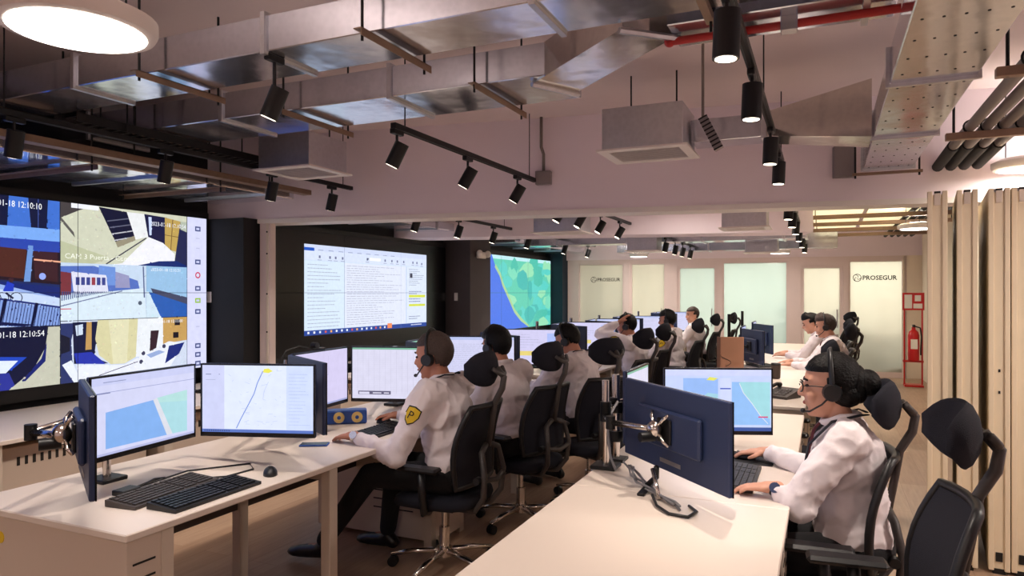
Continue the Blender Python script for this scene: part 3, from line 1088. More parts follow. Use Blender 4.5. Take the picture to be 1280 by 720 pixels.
# ================================================================ CEILING SERVICES
def duct(name, label, x0, x1, y0, y1, z0, z1, axis, m='galv', step=1.15, hang=True, phase=0.3):
    t = thing(name, label, 'duct', ((x0 + x1) / 2, (y0 + y1) / 2, z0))
    cx, cy = (x0 + x1) / 2, (y0 + y1) / 2
    X, Y, H = (x1 - x0) / 2, (y1 - y0) / 2, z1 - z0
    MB().box(-X, -Y, 0, X, Y, H, 0.004).build('duct_body', m, t)
    L = (x1 - x0) if axis == 'x' else (y1 - y0)
    k = phase
    while k < L - 0.1:
        e = 0.014
        if axis == 'x':
            p = -X + k
            mb = MB()
            mb.box(p - .012, -Y - e, -e, p + .012, Y + e, 0.0).box(p - .012, -Y - e, H, p + .012, Y + e, H + e)
            mb.box(p - .012, -Y - e, 0, p + .012, -Y, H).box(p - .012, Y, 0, p + .012, Y + e, H)
        else:
            p = -Y + k
            mb = MB()
            mb.box(-X - e, p - .012, -e, X + e, p + .012, 0.0).box(-X - e, p - .012, H, X + e, p + .012, H + e)
            mb.box(-X - e, p - .012, 0, -X, p + .012, H).box(X, p - .012, 0, X + e, p + .012, H)
        mb.build('flange', 'galv2', t)
        if hang:
            q = p + step * 0.45
            lim = X if axis == 'x' else Y
            if q < lim - 0.05:
                mb = MB()
                if axis == 'x':
                    mb.box(q - .02, -Y - .1, -.022, q + .02, Y + .1, -.018).box(q + .016, -Y - .1, -.05, q + .02, Y + .1, -.018)
                    ends = ((q, -Y - .07), (q, Y + .07))
                else:
                    mb.box(-X - .1, q - .02, -.022, X + .1, q + .02, -.018).box(-X - .1, q + .016, -.05, X + .1, q + .02, -.018)
                    ends = ((-X - .07, q), (X + .07, q))
                mb.build('hanger_bar', 'strut', t)
                for (a, b) in ends:
                    MB().cyl((a, b, -.06), (a, b, CEIL - z0), 0.006, n=6).build('threaded_rod', 'black_metal', t)
        k += step
    return t

duct('supply_duct', 'long galvanised duct crossing nearest the viewer under the ceiling', -5.25, 0.2, 2.30, 2.62, 2.60, 2.755, 'x', 'galv', 1.25, True, 0.55)
duct('supply_duct', 'galvanised duct crossing just before the mauve bulkhead on the left', -5.25, -1.18, 3.10, 3.54, 2.60, 2.76, 'x', 'galv', 1.2, True, 0.75)
# slanted branch between the two cross ducts
dg_ = thing('slanted_duct', 'bright slanted duct elbow joining two ducts above the middle', 'duct', (0, 0, 0))
def plan_duct(poly, z0, z1, m, parent, name='duct_body'):
    return MB().prism(poly, z0, z1).build(name, m, parent)
plan_duct([(-1.30, 3.17), (-.72, 2.66), (-.54, 2.83), (-1.17, 3.42)], 2.595, 2.76, 'bright_galv', dg_)
MB().tube([(-1.31, 3.16, 2.585), (-1.16, 3.43, 2.585)], 0.014, 6).build('flange', 'galv2', dg_)
MB().tube([(-.73, 2.65, 2.585), (-.53, 2.84, 2.585)], 0.014, 6).build('flange', 'galv2', dg_)
duct('supply_duct', 'short galvanised duct behind the red pipe', -0.56, 0.24, 2.72, 2.98, 2.60, 2.76, 'x', 'galv', 0.5, False, 0.2)
dr = duct('return_duct', 'perforated galvanised duct running to the bulkhead on the right', 0.25, 0.56, -1.5, 5.62, 2.43, 2.57, 'y', 'galv', 1.1, False, 0.4)
mb = MB()
for j in range(34):
    yy = -3.4 + j * 0.205
    for k in range(5):
        mb.cyl((-.12 + k * .06, yy, -.0015), (-.12 + k * .06, yy, 0.001), 0.005, n=6)
dots = mb.build('rivet_rows', 'slot', dr)
dots['kind'] = 'stuff'
MB().box(-.22, 3.50, -.03, .22, 3.53, -.012).build('hanger_bar', 'strut', dr)
for s in (-1, 1):
    MB().cyl((s * .2, 3.515, -.05), (s * .2, 3.515, CEIL - 2.43), .007, n=6).build('threaded_rod', 'black_metal', dr)
# tapering branch duct in front of the bulkhead
tb = thing('tapered_duct', 'tapered shiny branch duct between the spotlights and the perforated duct', 'duct', (0, 0, 0))
P = [(-.33, 4.42, 2.50), (.24, 4.30, 2.42), (.24, 4.62, 2.42), (-.33, 4.66, 2.50), (-.33, 4.42, 2.64), (.24, 4.30, 2.74), (.24, 4.62, 2.74), (-.33, 4.66, 2.64)]
MB().add(P, [(0, 3, 2, 1), (4, 5, 6, 7), (0, 1, 5, 4), (1, 2, 6, 5), (2, 3, 7, 6), (3, 0, 4, 7)]).build('duct_body', 'bright_galv', tb)
MB().box(-.76, 4.43, 2.50, -.33, 4.65, 2.64, .003).build('duct_neck', 'galv', tb)
MB().box(-.345, 4.41, 2.488, -.315, 4.67, 2.652).build('flange', 'galv2', tb)
# ducts and cable tray above the near video wall
duct('wall_duct', 'blue lit galvanised duct running along above the near video wall', -5.10, -4.18, -1.0, 4.72, 2.37, 2.46, 'y', 'galv_wall', 1.0, True, 0.4)
ch_ = thing('steel_channel', 'rust brown steel channel beside the blue lit duct above the video wall', 'channel', (-4.06, -1.0, 2.40))
MB().box(-.04, 0, 0, .04, 5.75, .006).build('web', 'strut', ch_)
for s in (-1, 1):
    MB().box(s * .04 - .003, 0, 0, s * .04 + .003, 5.75, .04).build('lip', 'strut', ch_)
for k in range(5):
    MB().cyl((0, .5 + k * 1.2, 0), (0, .5 + k * 1.2, CEIL - 2.40), .006, n=6).build('threaded_rod', 'black_metal', ch_)
def cable_tray(x, y0, y1, z, label):
    t = thing('cable_tray', label, 'tray', (x, y0, z))
    for s in (-1, 1):
        MB().box(s * .1 - .004, 0, -.02, s * .1 + .004, y1 - y0, .03).build('side_rail', 'black_metal', t)
    mb = MB()
    k = 0.05
    while k < y1 - y0:
        mb.box(-.1, k, -.02, .1, k + .02, -.012)
        k += .07
    o = mb.build('rungs', 'black_metal', t)
    o['kind'] = 'stuff'
    for k in range(int((y1 - y0) / 1.2) + 1):
        for s in (-1, 1):
            MB().cyl((s * .12, .3 + k * 1.15, -.02), (s * .12, .3 + k * 1.15, CEIL - z), .005, n=6).build('threaded_rod', 'black_metal', t)
    return t
cable_tray(-3.98, 2.6, 4.7, 2.56, 'black cable tray between the wall duct and the left spotlight track')
# far room ducts
duct('wall_duct', 'blue lit duct running above the middle video wall', -5.1, -4.5, 5.3, 9.2, 2.38, 2.48, 'y', 'galv_wall', 1.0, False, 0.4)
duct('wall_duct', 'blue lit duct above the coast map video wall', -5.1, -4.45, 10.05, 13.5, 2.36, 2.46, 'y', 'galv_wall', 1.0, False, 0.4)
cable_tray(-4.25, 5.4, 6.5, 2.42, 'black cable tray above the middle video wall')
duct('supply_duct', 'galvanised duct crossing the far room behind the dropped beam', -4.3, -.2, 10.2, 10.6, 2.30, 2.62, 'x', 'galv', 1.1, False, 0.5)
duct('supply_duct', 'galvanised duct crossing just behind the mauve bulkhead', -4.4, -2.2, 6.6, 6.95, 2.42, 2.58, 'x', 'galv', 1.1, False, 0.5)
duct('supply_duct', 'farthest galvanised duct just before the glass rooms', -3.4, .2, 12.2, 12.5, 2.28, 2.58, 'x', 'galv', 1.1, False, 0.5)

def diffuser(cx, cy, z0, w, d, h, label):
    t = thing('air_diffuser', label, 'diffuser', (cx, cy, z0))
    MB().box(-w / 2, -d / 2, 0.012, w / 2, d / 2, h, .003).build('plenum_box', 'galv2', t)
    e = 0.03
    mb = MB()
    mb.box(-w / 2 - e, -d / 2 - e, 0, w / 2 + e, -d / 2 + .03, .012).box(-w / 2 - e, d / 2 - .03, 0, w / 2 + e, d / 2 + e, .012)
    mb.box(-w / 2 - e, -d / 2 + .03, 0, -w / 2 + .03, d / 2 - .03, .012).box(w / 2 - .03, -d / 2 + .03, 0, w / 2 + e, d / 2 - .03, .012)
    fr = mb.build('grille_frame', 'white_paint', t)
    n = 9
    for k in range(n):
        y = -d / 2 + .05 + (d - .1) * k / (n - 1)
        MB().obox((0, y, .008), (w - .06, .026, .003), rotx(.6)).build('slat', 'white_paint', t)
    MB().box(-w / 2 + .03, -d / 2 + .03, .011, w / 2 - .03, d / 2 - .03, .012).build('grille_back', 'box_grey', t)
    MB().cyl((w * .3, d * .3, h), (w * .3, d * .3, CEIL - z0), .006, n=6).build('threaded_rod', 'black_metal', t)
    MB().cyl((-w * .3, d * .3, h), (-w * .3, d * .3, CEIL - z0), .006, n=6).build('threaded_rod', 'black_metal', t)
    return t
diffuser(-1.02, 4.42, 2.44, .50, .42, .27, 'square sheet-metal air diffuser before the bulkhead beside the slanted duct')
diffuser(-3.50, 4.05, 2.44, .46, .42, .25, 'sheet-metal air diffuser hanging between the two left spotlight tracks')
diffuser(-2.75, 7.55, 2.24, .55, .4, .3, 'far air diffuser on the left just behind the bulkhead')
diffuser(-.72, 7.35, 2.20, .42, .35, .3, 'far air diffuser behind the bulkhead above the right desks')
diffuser(-2.34, 9.85, 2.15, .42, .35, .3, 'distant small air diffuser left of the far crossing duct')
diffuser(-.84, 10.95, 2.15, .45, .35, .3, 'distant small air diffuser above the far right desk')

# red sprinkler pipe
rp = thing('sprinkler_pipe', 'thin red sprinkler pipe passing behind the slanted duct', 'pipe', (0, 0, 0))
MB().cyl((-.57, 2.83, 2.575), (.25, 2.83, 2.575), .016).build('pipe_run', 'red_pipe', rp, 'auto')
MB().ell((-.57, 2.83, 2.575), (.022, .022, .022)).build('pipe_elbow', 'red_pipe', rp, True)
MB().box(-.15, 2.805, 2.545, -.09, 2.855, 2.625, .004).build('pipe_clamp', 'alu', rp)

# grey pipes on a strut at the right
for i, x in enumerate((.74, .82, .90, .98)):
    t = thing('service_pipe', ['leftmost', 'second', 'third', 'rightmost'][i] + ' of four parallel pipes hung on a strut at the upper right', 'pipe', (x, 0, 2.48), 0, 'parallel service pipes')
    MB().cyl((0, 0.5, 0), (0, 5.1, 0), .028, n=12).build('pipe_run', 'grey_pipe', t, 'auto')
    MB().cyl((0, 5.1, 0), (0.0, 5.78, -.02), .036, n=12).build('insulation', 'black_pipe', t, 'auto')
for y, lb in ((4.55, 'steel strut bar carrying the pipes near the partition stack'), (3.3, 'steel strut bar carrying the pipes nearer the viewer')):
    st = thing('pipe_strut', lb, 'bracket', (.86, y, 2.43))
    MB().box(-.24, -.02, -.02, .45, .02, .02, .003).build('strut_bar', 'strut', st)
    for s in (-.2, .4):
        MB().cyl((s, 0, -.02), (s, 0, CEIL - 2.43), .007, n=6).build('threaded_rod', 'black_metal', st)
    for i in range(4):
        pts = [(-.12 + i * .08 + .034 * math.cos(a), 0, .05 + .034 * math.sin(a)) for a in [k * PI / 8 - .2 for k in range(12)]]
        MB().tube(pts, .005, 5).build('pipe_clip', 'black_metal', st)

# junction boxes on the bulkhead
def hdr_y(x):
    return HA.y + (x - HA.x) * hd.y / hd.x
for (x, z, w_, h_, lb) in ((-2.10, 2.50, .13, .11, 'grey junction box at the end of the middle spotlight track'), (.13, 2.52, .15, .23, 'grey junction box on the bulkhead beside the perforated duct')):
    y = hdr_y(x)
    t = thing('junction_box', lb, 'junction box', (x, y - .005, z), math.atan2(hd.y, hd.x))
    MB().box(-w_ / 2, -.06, -h_ / 2, w_ / 2, 0, h_ / 2, .004).build('housing', 'box_grey', t)
    MB().box(-w_ / 2 + .008, -.066, -h_ / 2 + .008, w_ / 2 - .008, -.06, h_ / 2 - .008, .002).build('cover', 'box_grey', t)
    MB().tube([(0, -.03, h_ / 2), (0, -.03, h_ / 2 + .14), (-.02, -.03, h_ / 2 + .2), (-.02, -.03, CEIL - z)], .013, 8).build('conduit', 'grey_pipe', t, True)

# ribbed cable drop
rc = thing('ribbed_cable_channel', 'short ribbed channel hanging on a rod above the bulkhead', 'channel', (-.62, 4.0, 2.45))
MB().obox((.045, 0, 0), (.05, .05, .2), roty(-.45)).build('channel', 'box_grey', rc)
for k in range(9):
    MB().obox((.045 + (k - 4) * -.0105, -.026, (k - 4) * .022), (.052, .008, .008), roty(-.45)).build('rib', 'black_metal', rc)
MB().cyl((0, 0, .09), (0, 0, CEIL - 2.45), .008, n=8).build('rod', 'grey_pipe', rc)

# ---------------------------------------------------------------- round lamps
def disc_lamp(x, y, z, label, r=.205, power=1.0):
    t = thing('round_ceiling_lamp', label, 'lamp', (x, y, z), 0, 'round ceiling lamps')
    MB().lathe([(r * .93, 0.0), (r * 1.06, 0.004), (r * 1.10, .02), (r * 1.10, .05), (r * .9, .07), (.03, .075)], n=40).build('housing', 'white_paint', t, 'auto')
    MB().lathe([(0.0001, -.006), (r * .6, -.005), (r * .94, -.001)], n=40).build('diffuser', 'lamp', t, True)
    MB().lathe([(0.0001, .079), (r * .55, .079), (r * .6, .077)], n=32).build('added_top_glow', 'lamp', t, True)  # added glowing disc on top, with an uplight, to brighten the slab
    lu = bpy.data.lights.new('added_uplight', 'AREA')
    lu.shape = 'DISK'
    lu.size = r * 1.1
    lu.energy = LAMP_W * .32 * min(power, .9)
    lu.color = (1.0, .90, .82)
    luo = bpy.data.objects.new('added_uplight', lu)
    COL.objects.link(luo)
    luo.location = (0, 0, .085)
    luo.rotation_euler = (PI, 0, 0)
    luo.parent = t
    for k in range(3):
        a = k * 2 * PI / 3 + .5
        MB().cyl((r * .7 * math.cos(a), r * .7 * math.sin(a), .07), (r * .7 * math.cos(a), r * .7 * math.sin(a), CEIL - z), .0035, n=6).build('suspension_wire', 'black_metal', t)
    l = bpy.data.lights.new('lamp_light', 'AREA')
    l.shape = 'DISK'
    l.size = r * 1.8
    l.energy = LAMP_W * power
    l.color = (1.0, .90, .80)
    lo = bpy.data.objects.new('lamp_light', l)
    COL.objects.link(lo)
    lo.location = (0, 0, -.012)
    lo.parent = t
    return t
disc_lamp(-2.14, 1.44, 2.38, 'large round ceiling lamp above the nearest left workstation', .205, .8)
disc_lamp(1.24, 5.62, 2.38, 'round ceiling lamp above the folded partition stack', .19, .35)
disc_lamp(1.75, 3.1, 2.38, 'added round fill lamp right of the viewer outside the picture', .205, 2.0)  # unseen lamp added to brighten the partition panels
disc_lamp(-.2, -1.0, 2.38, 'added round fill lamp behind the viewer')  # unseen lamp added as general fill
disc_lamp(-3.2, -1.2, 2.38, 'added round fill lamp behind the viewer on the left')  # another unseen lamp, added to fill the left side
disc_lamp(1.05, 9.8, 2.34, 'round ceiling lamp in the far room by the partition panels')
disc_lamp(-.7, 12.9, 2.24, 'round ceiling lamp before the wide central glass', .16)
disc_lamp(-3.2, 13.0, 2.24, 'round ceiling lamp before the narrow frosted door', .16)
disc_lamp(-1.3, 8.0, 2.6, 'round ceiling lamp hidden above the far desks', .2, .7)
disc_lamp(-3.4, 11.4, 2.62, 'round ceiling lamp hidden above the map counter', .2, 1.0)

# ---------------------------------------------------------------- track lights
def track(x, y0, y1, z, label):
    t = thing('lighting_track', label, 'track', (x, y0, z))
    MB().box(-.017, 0, -.016, .017, y1 - y0, .016, .002).build('rail', 'black_metal', t)
    MB().box(-.006, .01, -.018, .006, y1 - y0 - .01, -.015).build('rail_slot', 'slot', t)
    n = max(2, int((y1 - y0) / 1.0))
    for k in range(n):
        y = .12 + (y1 - y0 - .24) * k / (n - 1)
        MB().cyl((0, y, .01), (0, y, CEIL - z), .004, n=6).build('suspension_wire', 'black_metal', t)
    return t

def spot(x, y, z, aim, label, group, L=.14, r=.04, power=1.0, stem=.06, drop=None):
    """cylinder spotlight hanging under a track at height z, aimed along aim"""
    t = thing('track_spotlight', label, 'spotlight', (x, y, z), 0, group)
    MB().box(-.016, -.05, -.045, .016, .05, -.016, .004).build('adapter', 'black_metal', t)
    MB().cyl((0, 0, -.045), (0, 0, -.045 - stem), .008, n=8).build('stem', 'black_metal', t)
    d = Vector(aim).normalized()
    c = Vector((0, 0, -.045 - stem - L * .35))
    p0, p1 = c - d * (L * .5), c + d * (L * .5)
    sd_ = d.cross(Vector((0, 1, 0.01))).normalized()
    can = MB().cyl(p0, p1, r, n=20).build('lamp_can', 'black_metal', t, 'auto')
    MB().cyl(p1 - d * .004, p1 + d * .0015, r * .8, n=16).build('lens', 'lens', t)
    l = bpy.data.lights.new('spot_light', 'SPOT')
    l.energy = SPOT_W * power
    l.color = WARM
    l.spot_size = math.radians(78)
    l.spot_blend = .6
    l.shadow_soft_size = .03
    lo = bpy.data.objects.new('spot_light', l)
    COL.objects.link(lo)
    lo.location = p1 + d * .006
    lo.rotation_euler = d.to_track_quat('-Z', 'Y').to_euler()
    lo.parent = t
    return t

TZ = 2.48
track(-2.16, 3.22, 5.28, TZ, 'black spotlight track hanging over the middle of the left desks')
for i, (y, ax) in enumerate(((3.26, (-.45, -.1, -.9)), (4.10, (-.5, -.1, -.85)), (4.92, (-.5, -.1, -.85)))):
    spot(-2.16, y, TZ, ax, ['nearest', 'middle', 'farthest'][i] + ' black spotlight on the middle track before the bulkhead', 'spotlights on the middle track')
spot(-2.2, 2.36, 2.616, (-.4, -.1, -.9), 'black spotlight hanging under the nearest crossing duct', 'spotlights on the middle track', stem=.13)
track(-3.80, 2.05, 5.02, TZ, 'black spotlight track nearest the video walls')
for i, y in enumerate((2.22, 3.12, 4.05, 4.75)):
    spot(-3.80, y, TZ, (-.3, .05, -.95), ['nearest', 'second', 'third', 'farthest'][i] + ' black spotlight on the track by the video walls', 'spotlights on the track by the video walls', power=.45)
track(-.28, 2.05, 5.45, TZ + .04, 'black spotlight track hanging over the right desks')
for i, y in enumerate((2.28, 3.12, 4.25, 5.05)):
    spot(-.28, y, TZ + .04, (-.04, .0, -1), ['nearest', 'second', 'third', 'farthest'][i] + ' black downlight on the track over the right desks', 'spotlights over the right desks', L=.15, r=.042, stem=.05, power=1.25)
# far room tracks
track(-3.75, 5.5, 12.0, 2.40, 'far room spotlight track nearest the middle video wall')
for i, y in enumerate((6.0, 6.9, 7.8, 8.9, 10.4, 11.6)):
    spot(-3.75, y, 2.40, (-.3, -.1, -.95), ['first', 'second', 'third', 'fourth', 'fifth', 'sixth'][i] + ' black spotlight from the bulkhead on the far track by the video walls', 'far spotlights by the video walls', power=.6)
track(-2.25, 5.9, 9.0, 2.44, 'far room spotlight track over the left desks')
for i, y in enumerate((6.1, 6.7, 7.4, 8.2)):
    spot(-2.25, y, 2.44, (-.45, -.2, -.85), ['first', 'second', 'third', 'fourth'][i] + ' black spotlight from the bulkhead on the far track over the left desks', 'far spotlights over the left desks')
track(-2.05, 9.6, 12.2, 2.36, 'farthest spotlight track behind the dropped beam')
for i, y in enumerate((9.9, 10.6, 11.2, 11.9)):
    spot(-2.05, y, 2.36, (-.2, .0, -.95), ['first', 'second', 'third', 'fourth'][i] + ' spotlight of the farthest track behind the dropped beam', 'farthest spotlights')
track(-.28, 6.2, 12.6, 2.42, 'far room spotlight track over the right desks')
for i, y in enumerate((6.5, 7.3, 8.2, 9.3, 10.6, 12.0)):
    spot(-.28, y, 2.42, (-.05, 0, -1), ['first', 'second', 'third', 'fourth', 'fifth', 'sixth'][i] + ' downlight from the bulkhead on the far track over the right desks', 'far downlights over the right desks')

# ceiling boards made to glow, with struts between, in the far right corner
for i in range(2):
    for j in range(4):
        o = MB().box(-.30, -.42, -.01, .30, .42, .01).build('ceiling_board', 'lit_panel')
        o.location = (.16 + i * .66, 9.0 + j * 1.0, 2.62)
        tag(o, 'glowing cream ceiling board, row %s from the bulkhead, %s column, far right corner' % (['one', 'two', 'three', 'four'][j], ['left', 'right'][i]), 'ceiling panel', 'cream ceiling boards')
        MB().cyl((-.2, 0, .01), (-.2, 0, CEIL - 2.62), .004, n=6).build('wire', 'black_metal', o)
        MB().cyl((.2, 0, .01), (.2, 0, CEIL - 2.62), .004, n=6).build('wire', 'black_metal', o)
for j, y in enumerate((8.2, 9.5, 10.5, 11.5, 12.5)):
    st = thing('ceiling_strut', ['first', 'second', 'third', 'fourth', 'fifth'][j] + ' steel strut from the bulkhead crossing under the cream boards', 'strut', (.7, y, 2.50), 0, 'struts under the cream boards')
    MB().box(-.85, -.03, -.025, .85, .03, .025, .003).build('strut_bar', 'strut', st)
    for s in (-.8, .8):
        MB().cyl((s, 0, .02), (s, 0, CEIL - 2.5), .006, n=6).build('threaded_rod', 'black_metal', st)
for i, x in enumerate((.98, 1.08, 1.18, 1.28, 1.38)):
    t = MB().cyl((0, 0, 0), (0, 6.2, 0), .03, n=10).build('service_pipe', 'black_pipe', None, 'auto')
    t.location = (x, 7.6, 2.56)
    tag(t, ['first', 'second', 'third', 'fourth', 'fifth'][i] + ' black pipe from the left under the far right ceiling', 'pipe', 'black pipes in the far room')

# ================================================================ FOLDED PARTITION
for i, x in enumerate((.54, .685, .835, .942, 1.075, 1.21)):
    t = thing('partition_panel', ['leftmost cream partition panel of the folded stack', 'second cream partition panel from the left in the stack', 'third cream partition panel from the left in the stack',
              'fourth cream partition panel from the left in the stack', 'fifth cream partition panel from the left in the stack', 'last cream partition panel at the right of the stack'][i], 'panel', (x, 4.62, 0), -.12, 'folded partition panels')
    MB().box(.012, .012, .03, .088, .93, 2.12).build('core', 'panel', t)
    MB().box(0, 0, .02, .026, .95, 2.14, .003).build('face_board', 'panel', t)
    MB().box(.074, 0, .02, .1, .95, 2.14, .003).build('face_board', 'panel', t)
    MB().box(.034, .004, 2.06, .066, .02, 2.128, .002).build('top_latch', 'panel_edge', t)
    MB().box(.034, .006, 2.115, .066, .018, 2.14).build('top_seal', 'slot', t)
    MB().box(.034, .006, .07, .066, .014, .12).build('floor_bolt', 'slot', t)
    MB().box(.02, .01, 0.0, .08, .94, .03).build('sweep', 'slot', t)
    for z in ((1.0, 1.12) if i in (2, 4) else ()):
        MB().box(.046, .009, z, .056, .0125, z + .016).build('key_hole', 'slot', t)
    MB().cyl((.05, .2, 2.12), (.05, .2, 2.2 if i > 5 else 2.16), .012, n=8).build('roller', 'alu', t)

# ================================================================ FIRE EXTINGUISHER
fe = thing('fire_extinguisher_stand', 'red steel stand with fire sign by the cream wall', 'stand', (1.36, 13.35, 0))
for s in (-.13, .13):
    MB().cyl((s, 0, 0), (s, 0, 1.56), .013, n=8).build('upright', 'red', fe)
MB().box(-.14, -.14, 0, .14, .14, .03, .004).build('foot_plate', 'red', fe)
MB().box(-.15, -.02, .40, .15, .10, .43).build('shelf', 'red', fe)
MB().box(-.16, -.02, 1.27, .16, -.005, 1.56, .002).build('sign_board', 'red', fe)
MB().box(-.13, -.024, 1.30, -.02, -.02, 1.53).build('sign_panel', 'paper', fe)
MB().box(0, -.024, 1.30, .13, -.02, 1.38).build('sign_panel', 'paper', fe)
MB().box(.02, -.024, 1.42, .11, -.02, 1.52).build('sign_panel', 'paper', fe)
ex = thing('fire_extinguisher', 'red fire extinguisher standing on the red stand', 'extinguisher', (1.36, 13.33, .43))
MB().lathe([(.075, 0), (.085, .01), (.085, .42), (.07, .48), (.03, .52), (.03, .56)], (0, -.03, 0), 20).build('cylinder', 'red', ex, 'auto')
MB().box(-.02, -.10, .56, .02, .02, .60, .005).build('valve', 'black_metal', ex)
MB().tube([(.0, -.08, .58), (.09, -.09, .55), (.11, -.09, .4), (.10, -.08, .2), (.1, -.07, .1)], .012, 8).build('hose', 'black_plastic', ex, True)
MB().box(-.05, -.118, .2, .05, -.114, .36).build('label_plate', 'paper', ex)

# ================================================================ DESKS
DZ = 0.74
def desk_module(x0, x1, y0, y1, label, near_end=True, legs=True):
    """bench desk: shared top, slotted pedestals at both ends, legs in the middle (front edge at x1)"""
    t = thing('bench_desk', label, 'desk', ((x0 + x1) / 2, (y0 + y1) / 2, 0))
    X, Y = (x1 - x0) / 2, (y1 - y0) / 2
    MB().box(-X, -Y, DZ - .028, X, Y, DZ, .004).build('desktop', 'desk', t)
    for s in (-1, 1):
        a, b = (-Y + .012, -Y + .15) if s < 0 else (Y - .15, Y - .012)
        p = MB().box(-X + .03, a, .03, X - .015, b, DZ - .028, .003).build('pedestal', 'desk_side', t)
        for k in range(8):
            z = .62 - k * .055
            MB().box(X - .0152, a + .025, z, X - .0125, b - .025, z + .007).build('vent_slot', 'slot', p)
        for k in range(8):
            z = .58 - k * .055
            yy = a if s < 0 else b
            if s > 0 or not near_end:
                MB().box(.0, a - .002, z, X - .18, a + .001, z + .007).build('vent_slot', 'slot', p)
        q = (-Y + .15, -Y + .205) if s < 0 else (Y - .205, Y - .15)
        MB().box(X - .07, q[0], 0, X - .015, q[1], DZ - .028, .003).build('leg', 'leg', t)
    for xx in (X - .075, -X + .30):
        MB().box(xx, -.03, 0, xx + .055, .03, DZ - .028, .003).build('leg', 'leg', t)
    MB().box(-X + .32, -Y + .15, .44, -X + .34, Y - .15, DZ - .028).build('modesty_panel', 'modesty', t)
    MB().box(-X + .34, -.02, DZ - .09, X - .07, .02, DZ - .028).build('cross_rail', 'leg', t)
    return t

LX0, LX1 = -3.10, -2.15
desk_module(LX0, LX1, 1.61, 3.845, 'white bench desk at lower left holding keyboards and a speaker tray')
desk_module(LX0, LX1, 3.85, 6.085, 'white bench desk behind the front left one under the bulkhead', False)
desk_module(LX0, LX1, 6.45, 8.685, 'white bench desk on the left just past the bulkhead', False)
desk_module(LX0, LX1, 8.69, 10.925, 'white bench desk on the left before the last one', False)
desk_module(LX0, LX1, 10.93, 13.165, 'farthest white bench desk on the left', False)
tg_ = MB().cyl((-2.86, 1.622, .63), (-2.86, 1.6185, .63), .022, n=16).build('yellow_tag', 'yellow')
tag(tg_, 'small round yellow tag on the end of the lower left desk', 'tag')
RX0, RX1 = -.98, -.12
desk_module(RX0, RX1, .60, 2.825, 'empty white bench desk lit brightly at the bottom of the picture')
desk_module(RX0, RX1, 2.83, 5.06, 'white bench desk where the woman with glasses works', False)
desk_module(RX0, RX1, 5.40, 7.635, 'white bench desk with the desk phone past the woman', False)
desk_module(RX0, RX1, 7.64, 9.875, 'white bench desk on the right where two men work', False)
desk_module(RX0, RX1, 9.88, 12.1, 'farthest white bench desk on the right', False)

# ================================================================ MONITORS
def monitor(a, b, zb, h, label, picture, group=None, tilt=0.0, roll=0.0, back='housing', simple=False):
    a, b = Vector((a[0], a[1], 0)), Vector((b[0], b[1], 0))
    u = (b - a)
    wd = u.length
    u.normalize()
    c = (a + b) / 2
    t = thing('monitor', label, 'monitor', (c.x, c.y, zb), math.atan2(u.y, u.x), group)
    t.rotation_euler = (tilt, roll, math.atan2(u.y, u.x))
    W = wd - .012
    MB().box(-W / 2, .003, 0, W / 2, .022, h, .004).build('housing', back, t)
    bz, ch = .008, .020
    mb = MB()
    mb.box(-W / 2, 0, 0, W / 2, .005, ch).box(-W / 2, 0, h - bz, W / 2, .005, h)
    mb.box(-W / 2, 0, ch, -W / 2 + bz, .005, h - bz).box(W / 2 - bz, 0, ch, W / 2, .005, h - bz)
    mb.build('bezel', 'bezel', t)
    cvs = Canvas((-W / 2 + bz, .0025, ch), (1, 0, 0), (0, 0, 1), (0, -1, 0), W - 2 * bz, h - ch - bz)
    picture(cvs)
    cvs.build('screen', t)
    if not simple:
        bb = MB().box(-W * .30, .022, h * .28, W * .30, .045, h * .74, .008).build('back_cover', back, t)
        MB().box(-.05, .045, h * .5 - .05, .05, .055, h * .5 + .05, .003).build('mount_plate', 'black_metal', t)
        MB().box(-W * .1, .0225, h * .09, W * .1, .0235, h * .14).build('badge_strip', 'alu', t)
    return t

def pic_blank(cv):
    cv.rect(0, 0, 1, 1, (206, 206, 236))
    cv.rect(0, .93, 1, 1, (180, 190, 230))
    cv.textlines(.05, .1, .9, .85, 16, (176, 178, 206), 2, .2)
def pic_map(cv):
    cv.rect(0, 0, 1, 1, (206, 208, 238))
    cv.rect(0, .90, 1, 1, (196, 200, 236))
    cv.rect(0, .80, 1, .808, (150, 156, 200))
    cv.rect(.0, .79, .16, .80, (110, 116, 160))
    cv.rect(.1, .93, .3, .94, (140, 146, 186))
    cv.poly([(.12, .08), (.12, .55), (.56, .60), (.70, .07)], (128, 172, 232))
    cv.poly([(.56, .60), (.60, .62), (.76, .07), (.70, .07)], (214, 216, 226))
    cv.poly([(.60, .62), (.92, .66), (.92, .06), (.76, .07)], (166, 212, 220))
    cv.poly([(.60, .62), (.92, .66), (.92, .5), (.62, .55)], (176, 218, 216))
    cv.rect(.12, .015, .5, .03, (90, 100, 160))
    cv.rect(0, 0, 1, .03, (176, 180, 220))
